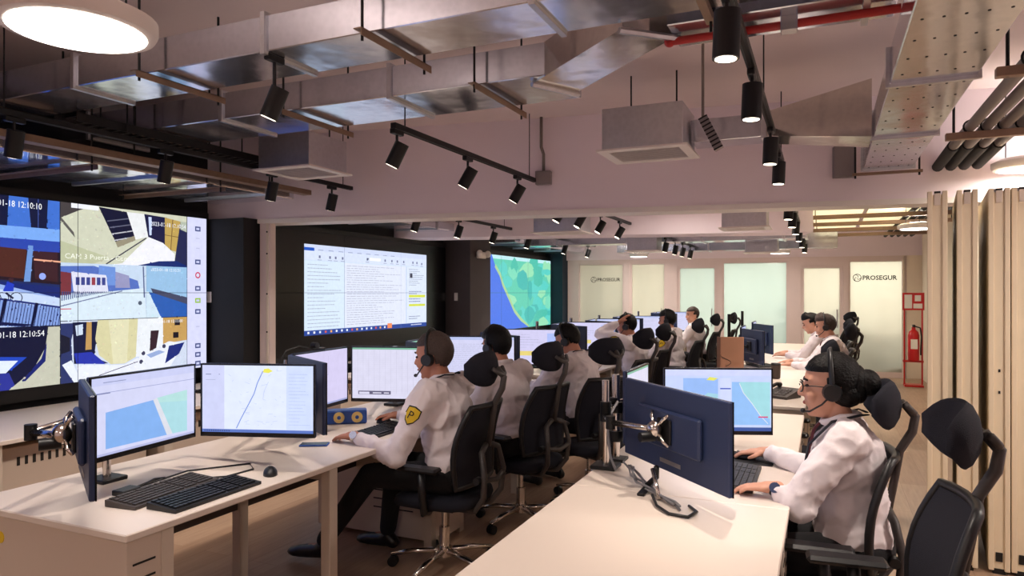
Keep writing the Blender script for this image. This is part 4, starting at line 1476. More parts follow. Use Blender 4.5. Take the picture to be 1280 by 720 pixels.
def pic_route(cv):
    cv.rect(0, 0, 1, 1, (210, 218, 250))
    cv.rect(0, 0, .20, 1, (202, 206, 240))
    cv.rect(.03, .86, .08, .868, (80, 90, 130)).rect(.03, .78, .12, .785, (150, 156, 190)).rect(.15, .86, .16, .868, (80, 90, 130))
    cv.rect(.20, .05, .76, 1, (220, 228, 252))
    cv.rect(.76, .05, 1, 1, (204, 216, 250))
    cv.textlines(.78, .1, .97, .9, 16, (176, 190, 230), 6, .15)
    cv.line([(.31, .06), (.35, .20), (.42, .42), (.47, .58), (.50, .74), (.55, .92)], .014, (120, 146, 216))
    cv.line([(.60, .76), (.56, .62), (.55, .5)], .005, (176, 190, 230))
    rr = random.Random(3)
    for k in range(40):
        x, y = rr.uniform(.24, .74), rr.uniform(.1, .95)
        cv.line([(x, y), (x + rr.uniform(-.06, .06), y + rr.uniform(-.03, .03))], .004, (176, 190, 226))
    cv.poly([(.55, .90), (.60, .89), (.64, .92), (.60, .96), (.56, .95)], (232, 226, 90))
    cv.rect(0, 0, 1, .045, (90, 116, 190))
    for k in range(12):
        cv.rect(.02 + k * .02, .012, .03 + k * .02, .032, (60, 70, 120))
def pic_lilac(cv):
    cv.rect(0, 0, 1, 1, (206, 198, 232))
    cv.rect(.44, .55, .62, .556, (150, 146, 190)).rect(.62, .55, .624, .9, (176, 170, 206))
    cv.rect(0, 0, 1, .03, (150, 156, 200))
def pic_sheet(cv):
    cv.rect(0, 0, 1, 1, (214, 212, 234))
    cv.rect(0, .965, 1, 1, (120, 176, 150))
    for k in range(14):
        cv.rect(.06 + k * .065, .1, .063 + k * .065, .95, (192, 190, 214))
    for k in range(22):
        cv.rect(.02, .1 + k * .038, .98, .102 + k * .038, (200, 198, 220))
    cv.rect(.07, .08, .45, .15, (96, 92, 120)).rect(.08, .085, .2, .13, (214, 212, 234)).rect(.24, .10, .34, .12, (224, 222, 240)).rect(.37, .10, .43, .12, (224, 222, 240))
def pic_woman_far(cv):
    cv.rect(0, 0, 1, 1, (196, 208, 246))
    cv.rect(0, .90, 1, 1, (204, 210, 246))
    cv.rect(.17, .1, .50, .86, (150, 184, 240))
    cv.poly([(.32, .5), (.40, .62), (.50, .6), (.50, .3), (.38, .34)], (160, 206, 224))
    cv.poly([(.39, .83), (.46, .82), (.5, .86), (.42, .88)], (226, 224, 100))
    cv.rect(.52, .1, .62, .86, (206, 214, 248)).rect(.52, .68, .62, .70, (70, 90, 190))
    cv.rect(.63, .1, .99, .80, (146, 188, 240))
    cv.poly([(.70, .80), (.99, .80), (.99, .2), (.90, .25), (.82, .45), (.74, .62)], (160, 214, 222))
    cv.line([(.70, .78), (.74, .62), (.82, .45), (.90, .25), (.97, .12)], .012, (220, 226, 236))
    cv.rect(.88, .22, .97, .24, (220, 60, 110))
    cv.rect(0, 0, 1, .06, (60, 84, 150))
def pic_yellow(cv):
    cv.rect(0, 0, 1, 1, (206, 202, 236))
    cv.rect(.7, .1, 1, .9, (170, 186, 240)).rect(.1, .25, .5, .38, (226, 206, 120))
    cv.textlines(.05, .45, .65, .9, 6, (176, 176, 206), 4, .2)

ROWG = 'monitors on the left desks'
def station_left(yc, names, pics, k):
    dy = yc - 2.05
    near = monitor((-2.095, 1.47 + dy), (-2.555, 1.745 + dy), .90, .335, names[0], pics[0], ROWG)
    mid = monitor((-2.565, 1.765 + dy), (-2.63, 2.325 + dy), .90, .335, names[1], pics[1], ROWG)
    far = monitor((-2.63, 2.34 + dy), (-2.10, 2.515 + dy), .90, .335, names[2], pics[2], ROWG)
    return near, mid, far

def arm_set(px, py, targets, label, h=1.12, chrome='chrome', elbows=None):
    """clamped pole with one jointed arm to each monitor back; targets are world points"""
    t = thing('monitor_mount', label, 'monitor mount', (px, py, DZ), 0, 'monitor mounts')
    MB().box(-.06, -.06, 0, .06, .06, .018, .004).build('clamp_base', 'black_metal', t)
    MB().cyl((0, 0, .018), (0, 0, h - DZ + .05), .017, n=14).build('pole', chrome, t, 'auto')
    for i, tg in enumerate(targets):
        p = Vector(tg) - Vector((px, py, DZ))
        z0 = p.z + (.012 * (i - 1))
        s = Vector((0, 0, z0))
        mid = s * .5 + Vector((p.x, p.y, z0)) * .5
        side = Vector((p.y, -p.x, 0))
        if side.length > 1e-4:
            side.normalize()
        if p.x < -.01:
            side = -side
        k = mid - side * (.05 if i != 1 else .02)
        if elbows and elbows[i]:
            k = Vector((elbows[i][0] - px, elbows[i][1] - py, z0))
        c = MB().cyl((0, 0, z0 - .03), (0, 0, z0 + .03), .026, n=14).build('arm_collar', 'black_metal', t, 'auto')
        MB().tube([s, k], .017, 8, flat=.6).build('arm_link', chrome, t, True)
        MB().cyl(k - Vector((0, 0, .028)), k + Vector((0, 0, .028)), .021, n=12).build('arm_joint', 'black_metal', t, 'auto')
        e = p
        MB().tube([k, k * .4 + e * .6, e], .013, 8).build('arm_link', chrome, t, True)
        MB().ell(e, (.026, .026, .03)).build('ball_joint', 'black_metal', t, True)
    return t

def add_bracket(mo, x0=.02):
    for sx in (-1, 1):
        for sz in (-1, 1):
            MB().tube([(x0, .075, .18), (x0 + sx * .045, .07, .18 + sz * .045), (x0 + sx * .062, .055, .18 + sz * .062)], .008, 6).build('bracket_finger', 'chrome', mo, True)
    MB().ell((x0, .085, .18), (.035, .03, .035)).build('bracket_hub', 'chrome', mo, True)
    MB().cyl((x0, .085, .15), (x0, .15, .15), .02, n=12).build('bracket_joint', 'black_metal', mo, 'auto')

names = {
    0: ('dark backed monitor seen edge-on at the far lower left', 'monitor with a blue and green map beside the edge-on monitor', 'monitor showing a thin blue route line at the left desk'),
    1: ('monitor seen from behind just right of the route line monitor', 'lilac monitor left of the first seated man', 'monitor with a pale spreadsheet before the first seated man'),
    2: ('monitor edge-on behind the spreadsheet monitor', 'monitor between the first and second seated men', 'grey monitor beside the second seated man'),
    3: ('monitor edge-on left of the third seated man', 'pale monitor left of the third seated man', 'white monitor with a yellow mark behind the third seated man'),
}
pics = {0: (pic_blank, pic_map, pic_route), 1: (pic_blank, pic_lilac, pic_sheet), 2: (pic_blank, pic_sheet, pic_blank), 3: (pic_blank, pic_blank, pic_yellow)}
for k in range(4):
    yc = 2.05 + 1.12 * k
    st3 = station_left(yc, names[k], pics[k], k)
    if k == 0:
        add_bracket(st3[0], 0.0)
    arm_set(-2.86, yc, [(-2.375, yc - .505, 1.07), (-2.665, yc, 1.07), (-2.40, yc + .465, 1.07)],
            ['monitor arm behind the blue and green map monitor', 'monitor arm behind the lilac monitor', 'monitor arm at the second seated man', 'monitor arm at the third seated man'][k], elbows=[(-2.61, yc - .47), None, (-2.76, yc + .44)])
# far left stations past the bulkhead
fl = [(7.05, 'monitor edge-on behind the raised-arm man', 'pale monitor left of the raised-arm man', 'white monitor left of the man touching his ear'),
      (8.17, 'monitor edge-on beyond the man touching his ear', 'small pale monitor beyond the raised arm', 'narrow white monitor right beside the raised arm'),
      (9.35, 'edge-on monitor before the man with the shoulder patch', 'pale monitor before the man with the shoulder patch', 'bright monitor between the two far men'),
      (11.6, 'edge-on monitor before the farthest man on the left', 'pale monitor before the farthest man on the left', 'farthest bright monitor on the left desks')]
for k, (yc, a, b, c) in enumerate(fl):
    station_left(yc, (a, b, c), (pic_blank, pic_blank, pic_yellow if k == 0 else pic_blank), k)
    arm_set(-2.86, yc, [(-2.375, yc - .505, 1.07), (-2.665, yc, 1.07), (-2.40, yc + .465, 1.07)],
            ['monitor arm behind the raised-arm man', 'monitor arm beyond the raised arm', 'monitor arm before the man with the shoulder patch', 'farthest monitor arm on the left desks'][k], 1.2, elbows=[(-2.61, yc - .47), None, (-2.76, yc + .44)])

# woman's station on the right row
mn = monitor((-.29, 2.60), (-.83, 3.17), .822, .345, 'dark blue monitor seen from behind with a chrome bracket', pic_blank, 'monitors at the woman\'s desk')
# chrome bracket on its back
add_bracket(mn)
monitor((-.855, 3.24), (-.855, 3.70), .84, .345, 'monitor half hidden behind the dark blue monitor', pic_sheet, 'monitors at the woman\'s desk')
monitor((-.765, 3.62), (-.235, 3.83), .825, .345, 'monitor with two blue maps facing the viewer before the woman', pic_woman_far, 'monitors at the woman\'s desk')
arm_set(-.935, 3.16, [(-.63, 2.85, 1.0), (-.90, 3.45, 1.02), (-.56, 3.80, 1.0)], 'chrome monitor arm pole at the desk edge beside the dark blue monitor', 1.10, elbows=[(-.86, 2.98), None, (-.93, 3.85)])
# second chrome pole beside it
ap = thing('desk_pole', 'short chrome cable pole beside the chrome monitor arm', 'pole', (-.93, 3.32, DZ))
MB().box(-.05, -.05, 0, .05, .05, .015, .003).build('clamp_base', 'black_metal', ap)
MB().cyl((0, 0, .015), (0, 0, .42), .02, n=14).build('pole', 'chrome', ap, 'auto')
for z in (.12, .26):
    MB().cyl((0, 0, z - .025), (0, 0, z + .025), .034, n=12).build('collar', 'black_metal', ap, 'auto')
MB().tube([(0, 0, .26), (.03, -.08, .30), (.0, -.16, .22), (.03, -.2, .06), (.06, -.22, .01)], .006, 6).build('cable', 'cable', ap, True)
cb = thing('loose_cables', 'tangle of grey cables on the desk under the dark blue monitor', 'cable')
for k in range(5):
    rr = random.Random(20 + k)
    pts = []
    for j in range(9):
        s = j / 8
        pts.append((-.80 + .30 * s + rr.uniform(-.015, .015) + .03 * math.sin(3 * s + k), 3.02 - .36 * s + .03 * math.cos(4 * s + k * 1.3), .746 + .05 * max(0, .3 - s) * 3 + .004 * k))
    MB().tube(pts, .0045, 6).build('cable', 'cable', cb, True)
lp = [(-.47, 2.70, .747), (-.43, 2.63, .749), (-.45, 2.56, .748), (-.52, 2.57, .748), (-.58, 2.64, .75), (-.62, 2.74, .76)]
MB().tube(lp, .006, 6).build('cable_loop', 'black_plastic', cb, True)
sd_ = thing('monitor_stand_foot', 'black and chrome stand feet under the dark blue monitor', 'stand', (-.66, 2.86, DZ))
MB().box(-.03, -.09, 0, .0, .09, .012, .003).build('foot', 'black_metal', sd_)
MB().tube([(-.02, .02, .01), (.02, .05, .05), (.03, .0, .10)], .012, 8).build('strut', 'black_metal', sd_, True)
MB().tube([(.02, -.03, .10), (.07, -.12, .008)], .009, 8).build('brace', 'chrome', sd_, True)

# far right stations
frn = [(7.95, 'grey-blue monitor seen from behind beside the brown cardboard', 'monitor edge-on behind the brown cardboard', 'monitor facing the viewer before the bending man'),
       (9.3, 'far monitor seen from behind beyond the laptop', 'far edge-on monitor beyond the laptop', 'far monitor facing the viewer beyond the laptop')]
for k, (yc, a, b, c) in enumerate(frn):
    d = yc - 3.25
    monitor((-.54, 2.70 + d), (-.80, 3.22 + d), .83, .345, a, pic_blank, 'far monitors on the right desks', roll=0)
    monitor((-.82, 3.27 + d), (-.83, 3.82 + d), .84, .345, b, pic_blank, 'far monitors on the right desks')
    arm_set(-.94, yc - .1, [(-.72, yc - .29, 1.0), (-.87, yc + .3, 1.02)], ['monitor arm beside the brown cardboard', 'far monitor arm beyond the laptop'][k], 1.28, 'black_metal')
cbd = thing('cardboard_folder', 'brown cardboard divider standing on the right desk before the grey-blue monitors', 'cardboard', (-.80, 6.9, DZ), .35)
MB().box(-.11, -.008, 0, .11, .008, .40, .002).build('board', 'cardboard', cbd)
MB().obox((-.106, .075, .2), (.008, .13, .39), None, .001).build('side_flap', 'cardboard', cbd)
pts = [(-.06 + .05 * math.sin(i * .7), -.010, .12 + .016 * i) for i in range(8)]
MB().tube(pts, .003, 5).build('mark', 'modesty', cbd)

# ================================================================ KEYBOARDS, MICE, SMALL THINGS
def keyboard(x, y, rz, label, col='black_plastic', w=.44, d=.15, tilt=.05):
    t = thing('keyboard', label, 'keyboard', (x, y, DZ + .001), rz, 'keyboards')
    MB().add([(-w / 2, -d / 2, 0), (w / 2, -d / 2, 0), (w / 2, d / 2, 0), (-w / 2, d / 2, 0), (-w / 2, -d / 2, .012), (w / 2, -d / 2, .012), (w / 2, d / 2, .026), (-w / 2, d / 2, .026)],
             [(0, 3, 2, 1), (4, 5, 6, 7), (0, 1, 5, 4), (1, 2, 6, 5), (2, 3, 7, 6), (3, 0, 4, 7)]).build('case', col, t)
    mb = MB()
    for r in range(6):
        yy = d / 2 - .016 - r * .0225
        zz = .026 - (d / 2 - yy) / d * .014
        xx = -w / 2 + .012
        k = 0
        while xx < w / 2 - .022:
            kw = .017
            if r == 5 and k == 4:
                kw = .10
            if .30 < (xx + w / 2) / w * 1.0 < .0:
                kw = 0
            mb.box(xx, yy - .0085, zz - .002, xx + kw, yy + .0085, zz + .006)
            xx += kw + .0035
            if r in (0,) and k in (0, 4, 8):
                xx += .01
            if abs(xx - (w / 2 - .115)) < .011 or abs(xx - (w / 2 - .185)) < .011:
                xx += .009
            k += 1
    o = mb.build('keys', 'black_plastic' if col == 'black_plastic' else 'grey_plastic', t)
    o['kind'] = 'stuff'
    return t

def mouse(x, y, rz, label, z=DZ + .001):
    t = thing('computer_mouse', label, 'mouse', (x, y, z), rz, 'computer mice')
    mb = MB()
    n, m = 18, 6
    V = [(0, 0, .036)]
    F = []
    for j in range(1, m + 1):
        a = PI / 2 * j / m
        for i in range(n):
            th = 2 * PI * i / n
            V.append((.056 * math.sin(a) * math.cos(th), (.031 - .004 * math.cos(th)) * math.sin(a) * math.sin(th), .036 * math.cos(a) ** .8))
    for i in range(n):
        F.append((0, 1 + i, 1 + (i + 1) % n))
    for j in range(m - 1):
        for i in range(n):
            F.append((1 + j * n + i, 1 + j * n + (i + 1) % n, 1 + (j + 1) * n + (i + 1) % n, 1 + (j + 1) * n + i)[::-1])
    F.append(tuple(1 + (m - 1) * n + i for i in range(n)))
    mb.add(V, F).build('shell', 'black_plastic', t, True)
    MB().cyl((.028, -.004, .028), (.028, .004, .028), .009, n=10).build('wheel', 'alu', t)
    return t

# near left station: two keyboards, mouse, cable box
keyboard(-2.46, 2.02, PI / 2 + .10, 'greyish keyboard lying farther from the edge on the lower left desk', 'grey_plastic')
keyboard(-2.27, 2.06, PI / 2 + .02, 'black keyboard nearest the edge of the lower left desk')
mouse(-2.28, 2.42, PI * .75, 'black mouse under the route line monitor')
hb = thing('usb_hub', 'small black cable box under the blue and green map monitor', 'box', (-2.60, 1.95, DZ), .1)
MB().box(-.03, -.045, 0, .03, .045, .022, .003).build('housing', 'black_plastic', hb)
MB().tube([(0, .04, .012), (.01, .1, .02), (-.03, .17, .012), (-.02, .22, .006)], .006, 8).build('plug_cable', 'black_metal', hb, True)
lc = thing('desk_cable', 'thin dark cable curling across the lower left desk', 'cable')
MB().tube([(-2.62, 2.02, .746), (-2.66, 2.3, .745), (-2.50, 2.52, .745), (-2.41, 2.45, .745), (-2.42, 2.30, .745), (-2.46, 2.24, .75)], .004, 6).build('cable', 'black_plastic', lc, True)
# first man's station
keyboard(-2.37, 3.42, PI / 2, 'black keyboard between the first seated man\'s hands')
mouse(-2.52, 3.66, PI, 'black mouse under the first seated man\'s right hand')
sp = thing('speaker_tray', 'blue tray with three round gold discs under the lilac monitor', 'tray', (-2.80, 3.54, DZ), .64)
MB().box(-.19, -.05, 0, .19, .05, .085, .008).build('housing', 'blue_plastic', sp)
for k in (-.11, .02, .13):
    MB().cyl((k, -.051, .043), (k, -.056, .043), .034, n=18).build('disc', 'gold', sp, 'auto')
    MB().cyl((k, -.056, .043), (k, -.058, .043), .012, n=12).build('disc_centre', 'blue_plastic', sp)
ph = thing('mobile_phone', 'dark phone lying between the route line monitor and a man\'s hand', 'phone', (-2.50, 2.98, DZ + .001), .5)
MB().box(-.075, -.037, 0, .075, .037, .009, .003).build('case', 'blue_plastic', ph)
MB().box(-.07, -.033, .009, .07, .033, .0095).build('glass', 'bezel', ph)
keyboard(-2.36, 4.5, PI / 2, 'keyboard on the desk before the second seated man')
keyboard(-2.36, 5.45, PI / 2, 'keyboard on the desk before the third seated man')
wc = thing('webcam', 'small webcam clipped on top of the lilac monitor', 'webcam', (-2.63, 3.16, 1.236), -.05)
MB().box(-.02, -.05, 0, .02, .05, .012, .003).build('clip', 'black_plastic', wc)
MB().cyl((.02, -.02, .026), (-.02, -.02, .026), .018, n=12).build('lens_barrel', 'black_plastic', wc, 'auto')
MB().tube([(0, -.05, .01), (0, -.14, .03), (-.02, -.22, .01), (-.03, -.26, -.06)], .004, 6).build('cable', 'black_plastic', wc, True)
# woman's station
mm = MB().box(-.11, -.13, 0, .11, .13, .003, .001).build('mouse_mat', 'floor_mat')
mm.location = (-.33, 3.62, DZ + .0005)
tag(mm, 'black mouse mat under the woman\'s far hand', 'mouse mat')
mouse(-.36, 3.60, PI, 'black mouse under the woman\'s far hand', DZ + .004)
keyboard(-.34, 3.21, PI / 2, 'grey keyboard between the woman\'s hands', 'grey_plastic')
# desk phone on the next desk
dp = thing('desk_phone', 'grey desk phone with handset on the desk behind the two map monitor', 'telephone', (-.30, 5.85, DZ), -.5)
MB().add([(-.1, -.1, 0), (.1, -.1, 0), (.1, .1, 0), (-.1, .1, 0), (-.1, -.1, .02), (.1, -.1, .02), (.1, .1, .07), (-.1, .1, .07)],
         [(0, 3, 2, 1), (4, 5, 6, 7), (0, 1, 5, 4), (1, 2, 6, 5), (2, 3, 7, 6), (3, 0, 4, 7)]).build('body', 'grey_plastic', dp)
MB().tube([(-.075, -.09, .05), (-.075, -.05, .075), (-.075, .05, .095), (-.075, .09, .085)], [.022, .014, .014, .022], 10).build('handset', 'black_plastic', dp, True)
for r in range(4):
    for c in range(3):
        MB().box(-.02 + c * .03, -.07 + r * .03, .03 + r * .0075, .0 + c * .03, -.05 + r * .03, .040 + r * .0075).build('button', 'alu', dp)
# laptop and papers on the far right desk
lt = thing('laptop', 'black open laptop on the right desk beside the bending man', 'laptop', (-.62, 8.25, DZ), PI / 2 + .5)
MB().box(-.17, -.12, 0, .17, .12, .016, .003).build('base', 'black_plastic', lt)
MB().obox((0, .165, .11), (.34, .008, .23), rotx(-.35), .002).build('lid', 'black_plastic', lt)
for (x, y, rz, lb) in ((-.4, 8.9, .3, 'loose sheet of paper on the right desk beyond the laptop'), (-.45, 9.5, -.2, 'second sheet of paper farther along the right desk'), (-2.45, 7.3, .2, 'sheet of paper on the left desk before the raised-arm man')):
    o = MB().box(-.105, -.148, 0, .105, .148, .002).build('paper_sheet', 'paper')
    o.location = (x, y, DZ + .001)
    o.rotation_euler = (0, 0, rz)
    tag(o, lb, 'paper')
bxx = thing('black_cup', 'dark brown cup on the right desk beside the grey-blue monitors', 'cup', (-.42, 7.1, DZ))
MB().lathe([(.03, 0), (.042, .01), (.045, .13), (.041, .13), (.037, .015), (.0001, .012)], n=20).build('body', 'modesty', bxx, 'auto')
MB().lathe([(.046, .128), (.048, .135), (.04, .15), (.0001, .15)], n=20).build('lid', 'black_plastic', bxx, 'auto')
bt = thing('blue_bottle', 'blue bottle standing among the monitors before the leftmost glass', 'bottle', (-2.9, 11.0, DZ))
MB().lathe([(.035, 0), (.04, .01), (.04, .17), (.02, .22), (.02, .26), (.0001, .26)], n=16).build('body', 'blue_plastic', bt, 'auto')
MB().lathe([(.022, .25), (.022, .28), (.0001, .28)], n=12).build('cap', 'white_paint', bt, 'auto')

# ================================================================ CHAIRS  (forward = local +X)
def build_chair(fabric='chair_fabric', mesh='chair_mesh'):
    t = thing('office_chair', 'x', 'chair', (0, 0, 0), 0, 'office chairs')
    # seat cushion: rounded slab with a waterfall front
    mb = MB()
    n = 24
    V = []
    prof = [(0.0, -.035), (.96, -.032), (1.0, -.005), (.97, .025), (.8, .036), (0, .034)]
    F = []
    rings = []
    for (s, z) in prof:
        ring = []
        for i in range(n):
            a = 2 * PI * i / n
            ca, sa = math.cos(a), math.sin(a)
            rx = .245 * (abs(ca) ** .55) * (1 if ca > 0 else -1)
            ry = .245 * (abs(sa) ** .55) * (1 if sa > 0 else -1)
            dz = -.03 * max(0, rx * s - .15) / .1
            ring.append((rx * max(s, .02), ry * max(s, .02), .47 + z + dz))
        rings.append(ring)
    for r in rings:
        V += r
    m = len(rings)
    for j in range(m - 1):
        for i in range(n):
            F.append((j * n + i, j * n + (i + 1) % n, (j + 1) * n + (i + 1) % n, (j + 1) * n + i))
    F.append(tuple(range(n)))
    F.append(tuple((m - 1) * n + i for i in range(n)))
    mb.add(V, F).build('seat', fabric, t, True)
    # curved back
    def bp(s, tt):   # s -1..1 across, tt 0..1 up
        z = .56 + tt * .43
        wdt = .215 + .02 * math.sin(tt * PI) - .035 * tt ** 3
        x = -.215 - .09 * tt + .045 * math.sin(tt * PI * .9) + .035 * s * s
        return Vector((x, s * wdt, z))
    NU, NV = 10, 10
    V = []
    for side in (0, 1):
        for j in range(NV + 1):
            for i in range(NU + 1):
                p = bp(-1 + 2 * i / NU, j / NV)
                V.append(p + Vector((-.016 * side, 0, 0)))
    F = []
    w1 = NU + 1
    o1 = (NV + 1) * w1
    for j in range(NV):
        for i in range(NU):
            a = j * w1 + i
            F.append((a, a + 1, a + w1 + 1, a + w1))
            F.append((o1 + a, o1 + a + w1, o1 + a + w1 + 1, o1 + a + 1))
    MB().add(V, F).build('backrest', mesh, t, True)
    per = [bp(-1 + 2 * i / 8, 0) for i in range(8)] + [bp(1, j / 8) for j in range(8)] + [bp(1 - 2 * i / 8, 1) for i in range(8)] + [bp(-1, 1 - j / 8) for j in range(8)]
    MB().tube([p + Vector((-.008, 0, 0)) for p in per], .016, 8, True).build('back_frame', 'black_plastic', t, True)
    # looped rear support
    for s in (-1, 1):
        MB().tube([(-.10, s * .07, .41), (-.24, s * .09, .42), (-.30, s * .11, .50), (-.31, s * .12, .62), (-.285, s * .10, .74), (-.27, s * .02, .77)], .017, 8).build('back_support', 'grey_plastic', t, True)
    MB().tube([(-.31, -.12, .60), (-.325, 0, .58), (-.31, .12, .60)], .014, 8).build('support_bar', 'grey_plastic', t, True)
    MB().tube([(-.275, 0, .76), (-.30, 0, .90), (-.315, 0, 1.0), (-.36, 0, 1.08), (-.37, 0, 1.14), (-.33, 0, 1.19)], [.016, .016, .017, .018, .018, .016], 10).build('headrest_stem', 'grey_plastic', t, True)
    # curved headrest pad
    V = []
    F = []
    NU, NV = 14, 12
    for j in range(NV):
        a = 2 * PI * j / NV
        for i in range(NU + 1):
            s = -1 + 2 * i / NU
            x = -.30 + .075 * s * s
            k = max(0.1, 1 - abs(s) ** 3.2) ** .45
            V.append((x + .024 * math.cos(a) + .018 * math.sin(a) ** 2, s * .145, 1.185 + .098 * k * math.sin(a)))
    for j in range(NV):
        for i in range(NU):
            a, b = j * (NU + 1), ((j + 1) % NV) * (NU + 1)
            F.append((a + i, a + i + 1, b + i + 1, b + i))
    F.append(tuple(j * (NU + 1) for j in range(NV)))
    F.append(tuple(j * (NU + 1) + NU for j in range(NV))[::-1])
    MB().add(V, F).build('headrest', fabric, t, True)
    MB().tube([(-.33, -.06, 1.19), (-.36, -.03, 1.16), (-.37, 0, 1.15), (-.36, .03, 1.16), (-.33, .06, 1.19)], .012, 8).build('headrest_bracket', 'grey_plastic', t, True)
    # arms
    for s in (-1, 1):
        a = MB().box(-.13, s * .29 - .042, .655, .13, s * .29 + .042, .683, .012).build('armrest', 'black_plastic', t)
        MB().tube([(-.02, s * .20, .42), (-.03, s * .275, .44), (-.03, s * .29, .55), (-.02, s * .29, .655)], [.018, .02, .024, .022], 8).build('armrest_post', 'black_plastic', a, True)
    MB().box(-.11, -.10, .39, .11, .10, .437, .01).build('tilt_mechanism', 'black_plastic', t)
    MB().cyl((.0, .10, .41), (.0, .24, .41), .011, n=10).build('lever', 'black_plastic', t, 'auto')
    MB().cyl((-.28, .12, .60), (-.28, .16, .60), .02, n=12).build('tension_knob', 'black_plastic', t, 'auto')
    MB().cyl((0, 0, .09), (0, 0, .24), .030, n=16).build('gas_lift', 'chrome', t, 'auto')
    MB().cyl((0, 0, .24), (0, 0, .40), .017, n=14).build('piston', 'chrome', t, 'auto')
    MB().cyl((0, 0, .075), (0, 0, .125), .045, n=16).build('base_hub', 'chrome', t, 'auto')
    for k in range(5):
        a = 2 * PI * k / 5 + .3
        d = Vector((math.cos(a), math.sin(a), 0))
        MB().tube([d * .03 + Vector((0, 0, .105)), d * .18 + Vector((0, 0, .095)), d * .31 + Vector((0, 0, .07))], [.024, .02, .014], 8, flat=.75).build('base_leg', 'chrome', t, True)
        q = d * .30
        e = Vector((-d.y, d.x, 0))
        c = MB().cyl(q + Vector((0, 0, .03)) - e * .022, q + Vector((0, 0, .03)) - e * .004, .029, n=14)
        c.cyl(q + Vector((0, 0, .03)) + e * .004, q + Vector((0, 0, .03)) + e * .022, .029, n=14)
        c.build('caster', 'black_plastic', t, 'auto')
    return t

chair_master = build_chair()
_used = [False]
def chair(x, y, rz, label, fabric=None, zoff=0.0, base_rot=0.0):
    if not _used[0]:
        o = chair_master
        _used[0] = True
    else:
        o = copy_tree(chair_master)
    o['label'] = label
    o.location = (x, y, 0)
    o.rotation_euler = (0, 0, rz)
    if fabric:
        for ch in o.children:
            if ch.name.startswith(('seat', 'backrest', 'headrest')) and not ch.name.startswith(('headrest_stem', 'headrest_br')):
                ch.data = ch.data.copy()
                ch.data.materials[0] = M[fabric]
    if zoff:
        for ch in o.children:
            if not ch.name.startswith(('gas_lift', 'base_', 'caster')):
                ch.location.z += zoff
    return o
chair(.10, 2.40, PI + .10, 'empty navy office chair at the lower right corner', 'chair_navy', -.04)
chair(-.04, 3.15, PI + .05, 'office chair the woman with glasses sits on', None, -.03)
chair(-1.96, 3.44, PI, 'office chair of the first seated man with the yellow patch')
chair(-1.88, 4.34, PI - .25, 'office chair of the second seated man')
chair(-1.60, 4.97, PI - .65, 'office chair of the third seated man with mesh back towards viewer')
chair(-1.72, 6.35, PI - .3, 'empty office chair past the third seated man')
chair(-1.80, 7.45, PI - .1, 'office chair of the man touching his ear')
chair(-1.70, 9.05, PI - .1, 'office chair of the far man with the shoulder patch')
chair(-1.78, 11.15, PI - .1, 'office chair of the farthest man on the left')
chair(-1.62, 11.95, PI, 'empty office chair before the door nearest the wide glass')
chair(-.22, 5.22, PI, 'empty office chair whose headrest loops show above the woman\'s head')
chair(.0, 8.25, PI, 'office chair of the man typing on the far right desk')
chair(.02, 9.55, PI, 'office chair of the bending man farther on the right')
chair(.22, 13.2, PI * .8, 'empty office chair before the lettered glass by the extinguisher')

chair(-4.05, 14.75, PI * .5, 'dim chair behind the leftmost lettered glass')
chair(-.80, 15.3, PI * .6, 'dim chair behind the wide central glass')
chair(.08, 14.98, PI * .7, 'dim chair behind the lettered glass beside the sofa')

# ================================================================ PEOPLE
def fuse(mb, name, m, parent, voxel, it=4, fac=.5):
    me = mb.mesh('tmp')
    o = bpy.data.objects.new('tmp', me)
    r = o.modifiers.new('r', 'REMESH')
    r.mode = 'VOXEL'
    r.voxel_size = voxel
    s = o.modifiers.new('s', 'SMOOTH')
    s.factor = fac
    s.iterations = it
    res = baked(o)
    bpy.data.objects.remove(o)
    bpy.data.meshes.remove(me)
    res.name = name
    res.materials.clear()
    res.materials.append(M[m])
    res.polygons.foreach_set('use_smooth', [True] * len(res.polygons))
    ob = bpy.data.objects.new(name, res)
    COL.objects.link(ob)
    ob.parent = parent
    return ob

def frame(f, up):
    f = Vector(f).normalized()
    u = (Vector(up) - f * Vector(up).dot(f)).normalized()
    l = u.cross(f)
    return f, u, l      # forward, up, left

def hand_prims(mb, wrist, fwd, up, side, curl=.5, spread=1.0):
    """side +1 = left hand (thumb towards the right of the hand when palm is down)"""
    f, u, l = frame(fwd, up)
    R = Matrix((f, l, u)).transposed()
    w = Vector(wrist)
    mb.ell(w + f * .045, (.055, .040, .017), R, 14, 8)
    mb.ell(w + f * .07, (.03, .042, .015), R, 14, 8)
    mb.cap(w - f * .02, w + f * .03, .026, .024)
    lens = (.072, .080, .074, .058)
    for i in range(4):
        off = (.030, .0105, -.0095, -.029)[i] * (-side)
        b = w + f * (.083 - (.006 if i in (0, 3) else 0) - (.006 if i == 3 else 0)) + l * off
        d1 = (f + l * off * 2.2 * spread - u * .15 * curl).normalized()
        d2 = (f + l * off * 1.2 * spread - u * .9 * curl).normalized()
        d3 = (f * .8 - u * 1.3 * curl).normalized()
        L = lens[i]
        p1 = b + d1 * L * .45
        p2 = p1 + d2 * L * .32
        p3 = p2 + d3 * L * .2
        mb.cap(b - f * .015, p1, .0098, .0090)
        mb.cap(p1, p2, .0090, .0082)
        mb.cap(p2, p3, .0082, .0072)
    tb_ = w + f * .022 - l * (.030 * side)
    t1 = tb_ + (f * .55 - l * side * .75 - u * .25).normalized() * .036
    t2 = t1 + (f * .95 - l * side * .25 - u * .3).normalized() * .028
    mb.cap(tb_, t1, .0135, .0112)
    mb.cap(t1, t2, .0108, .0088)

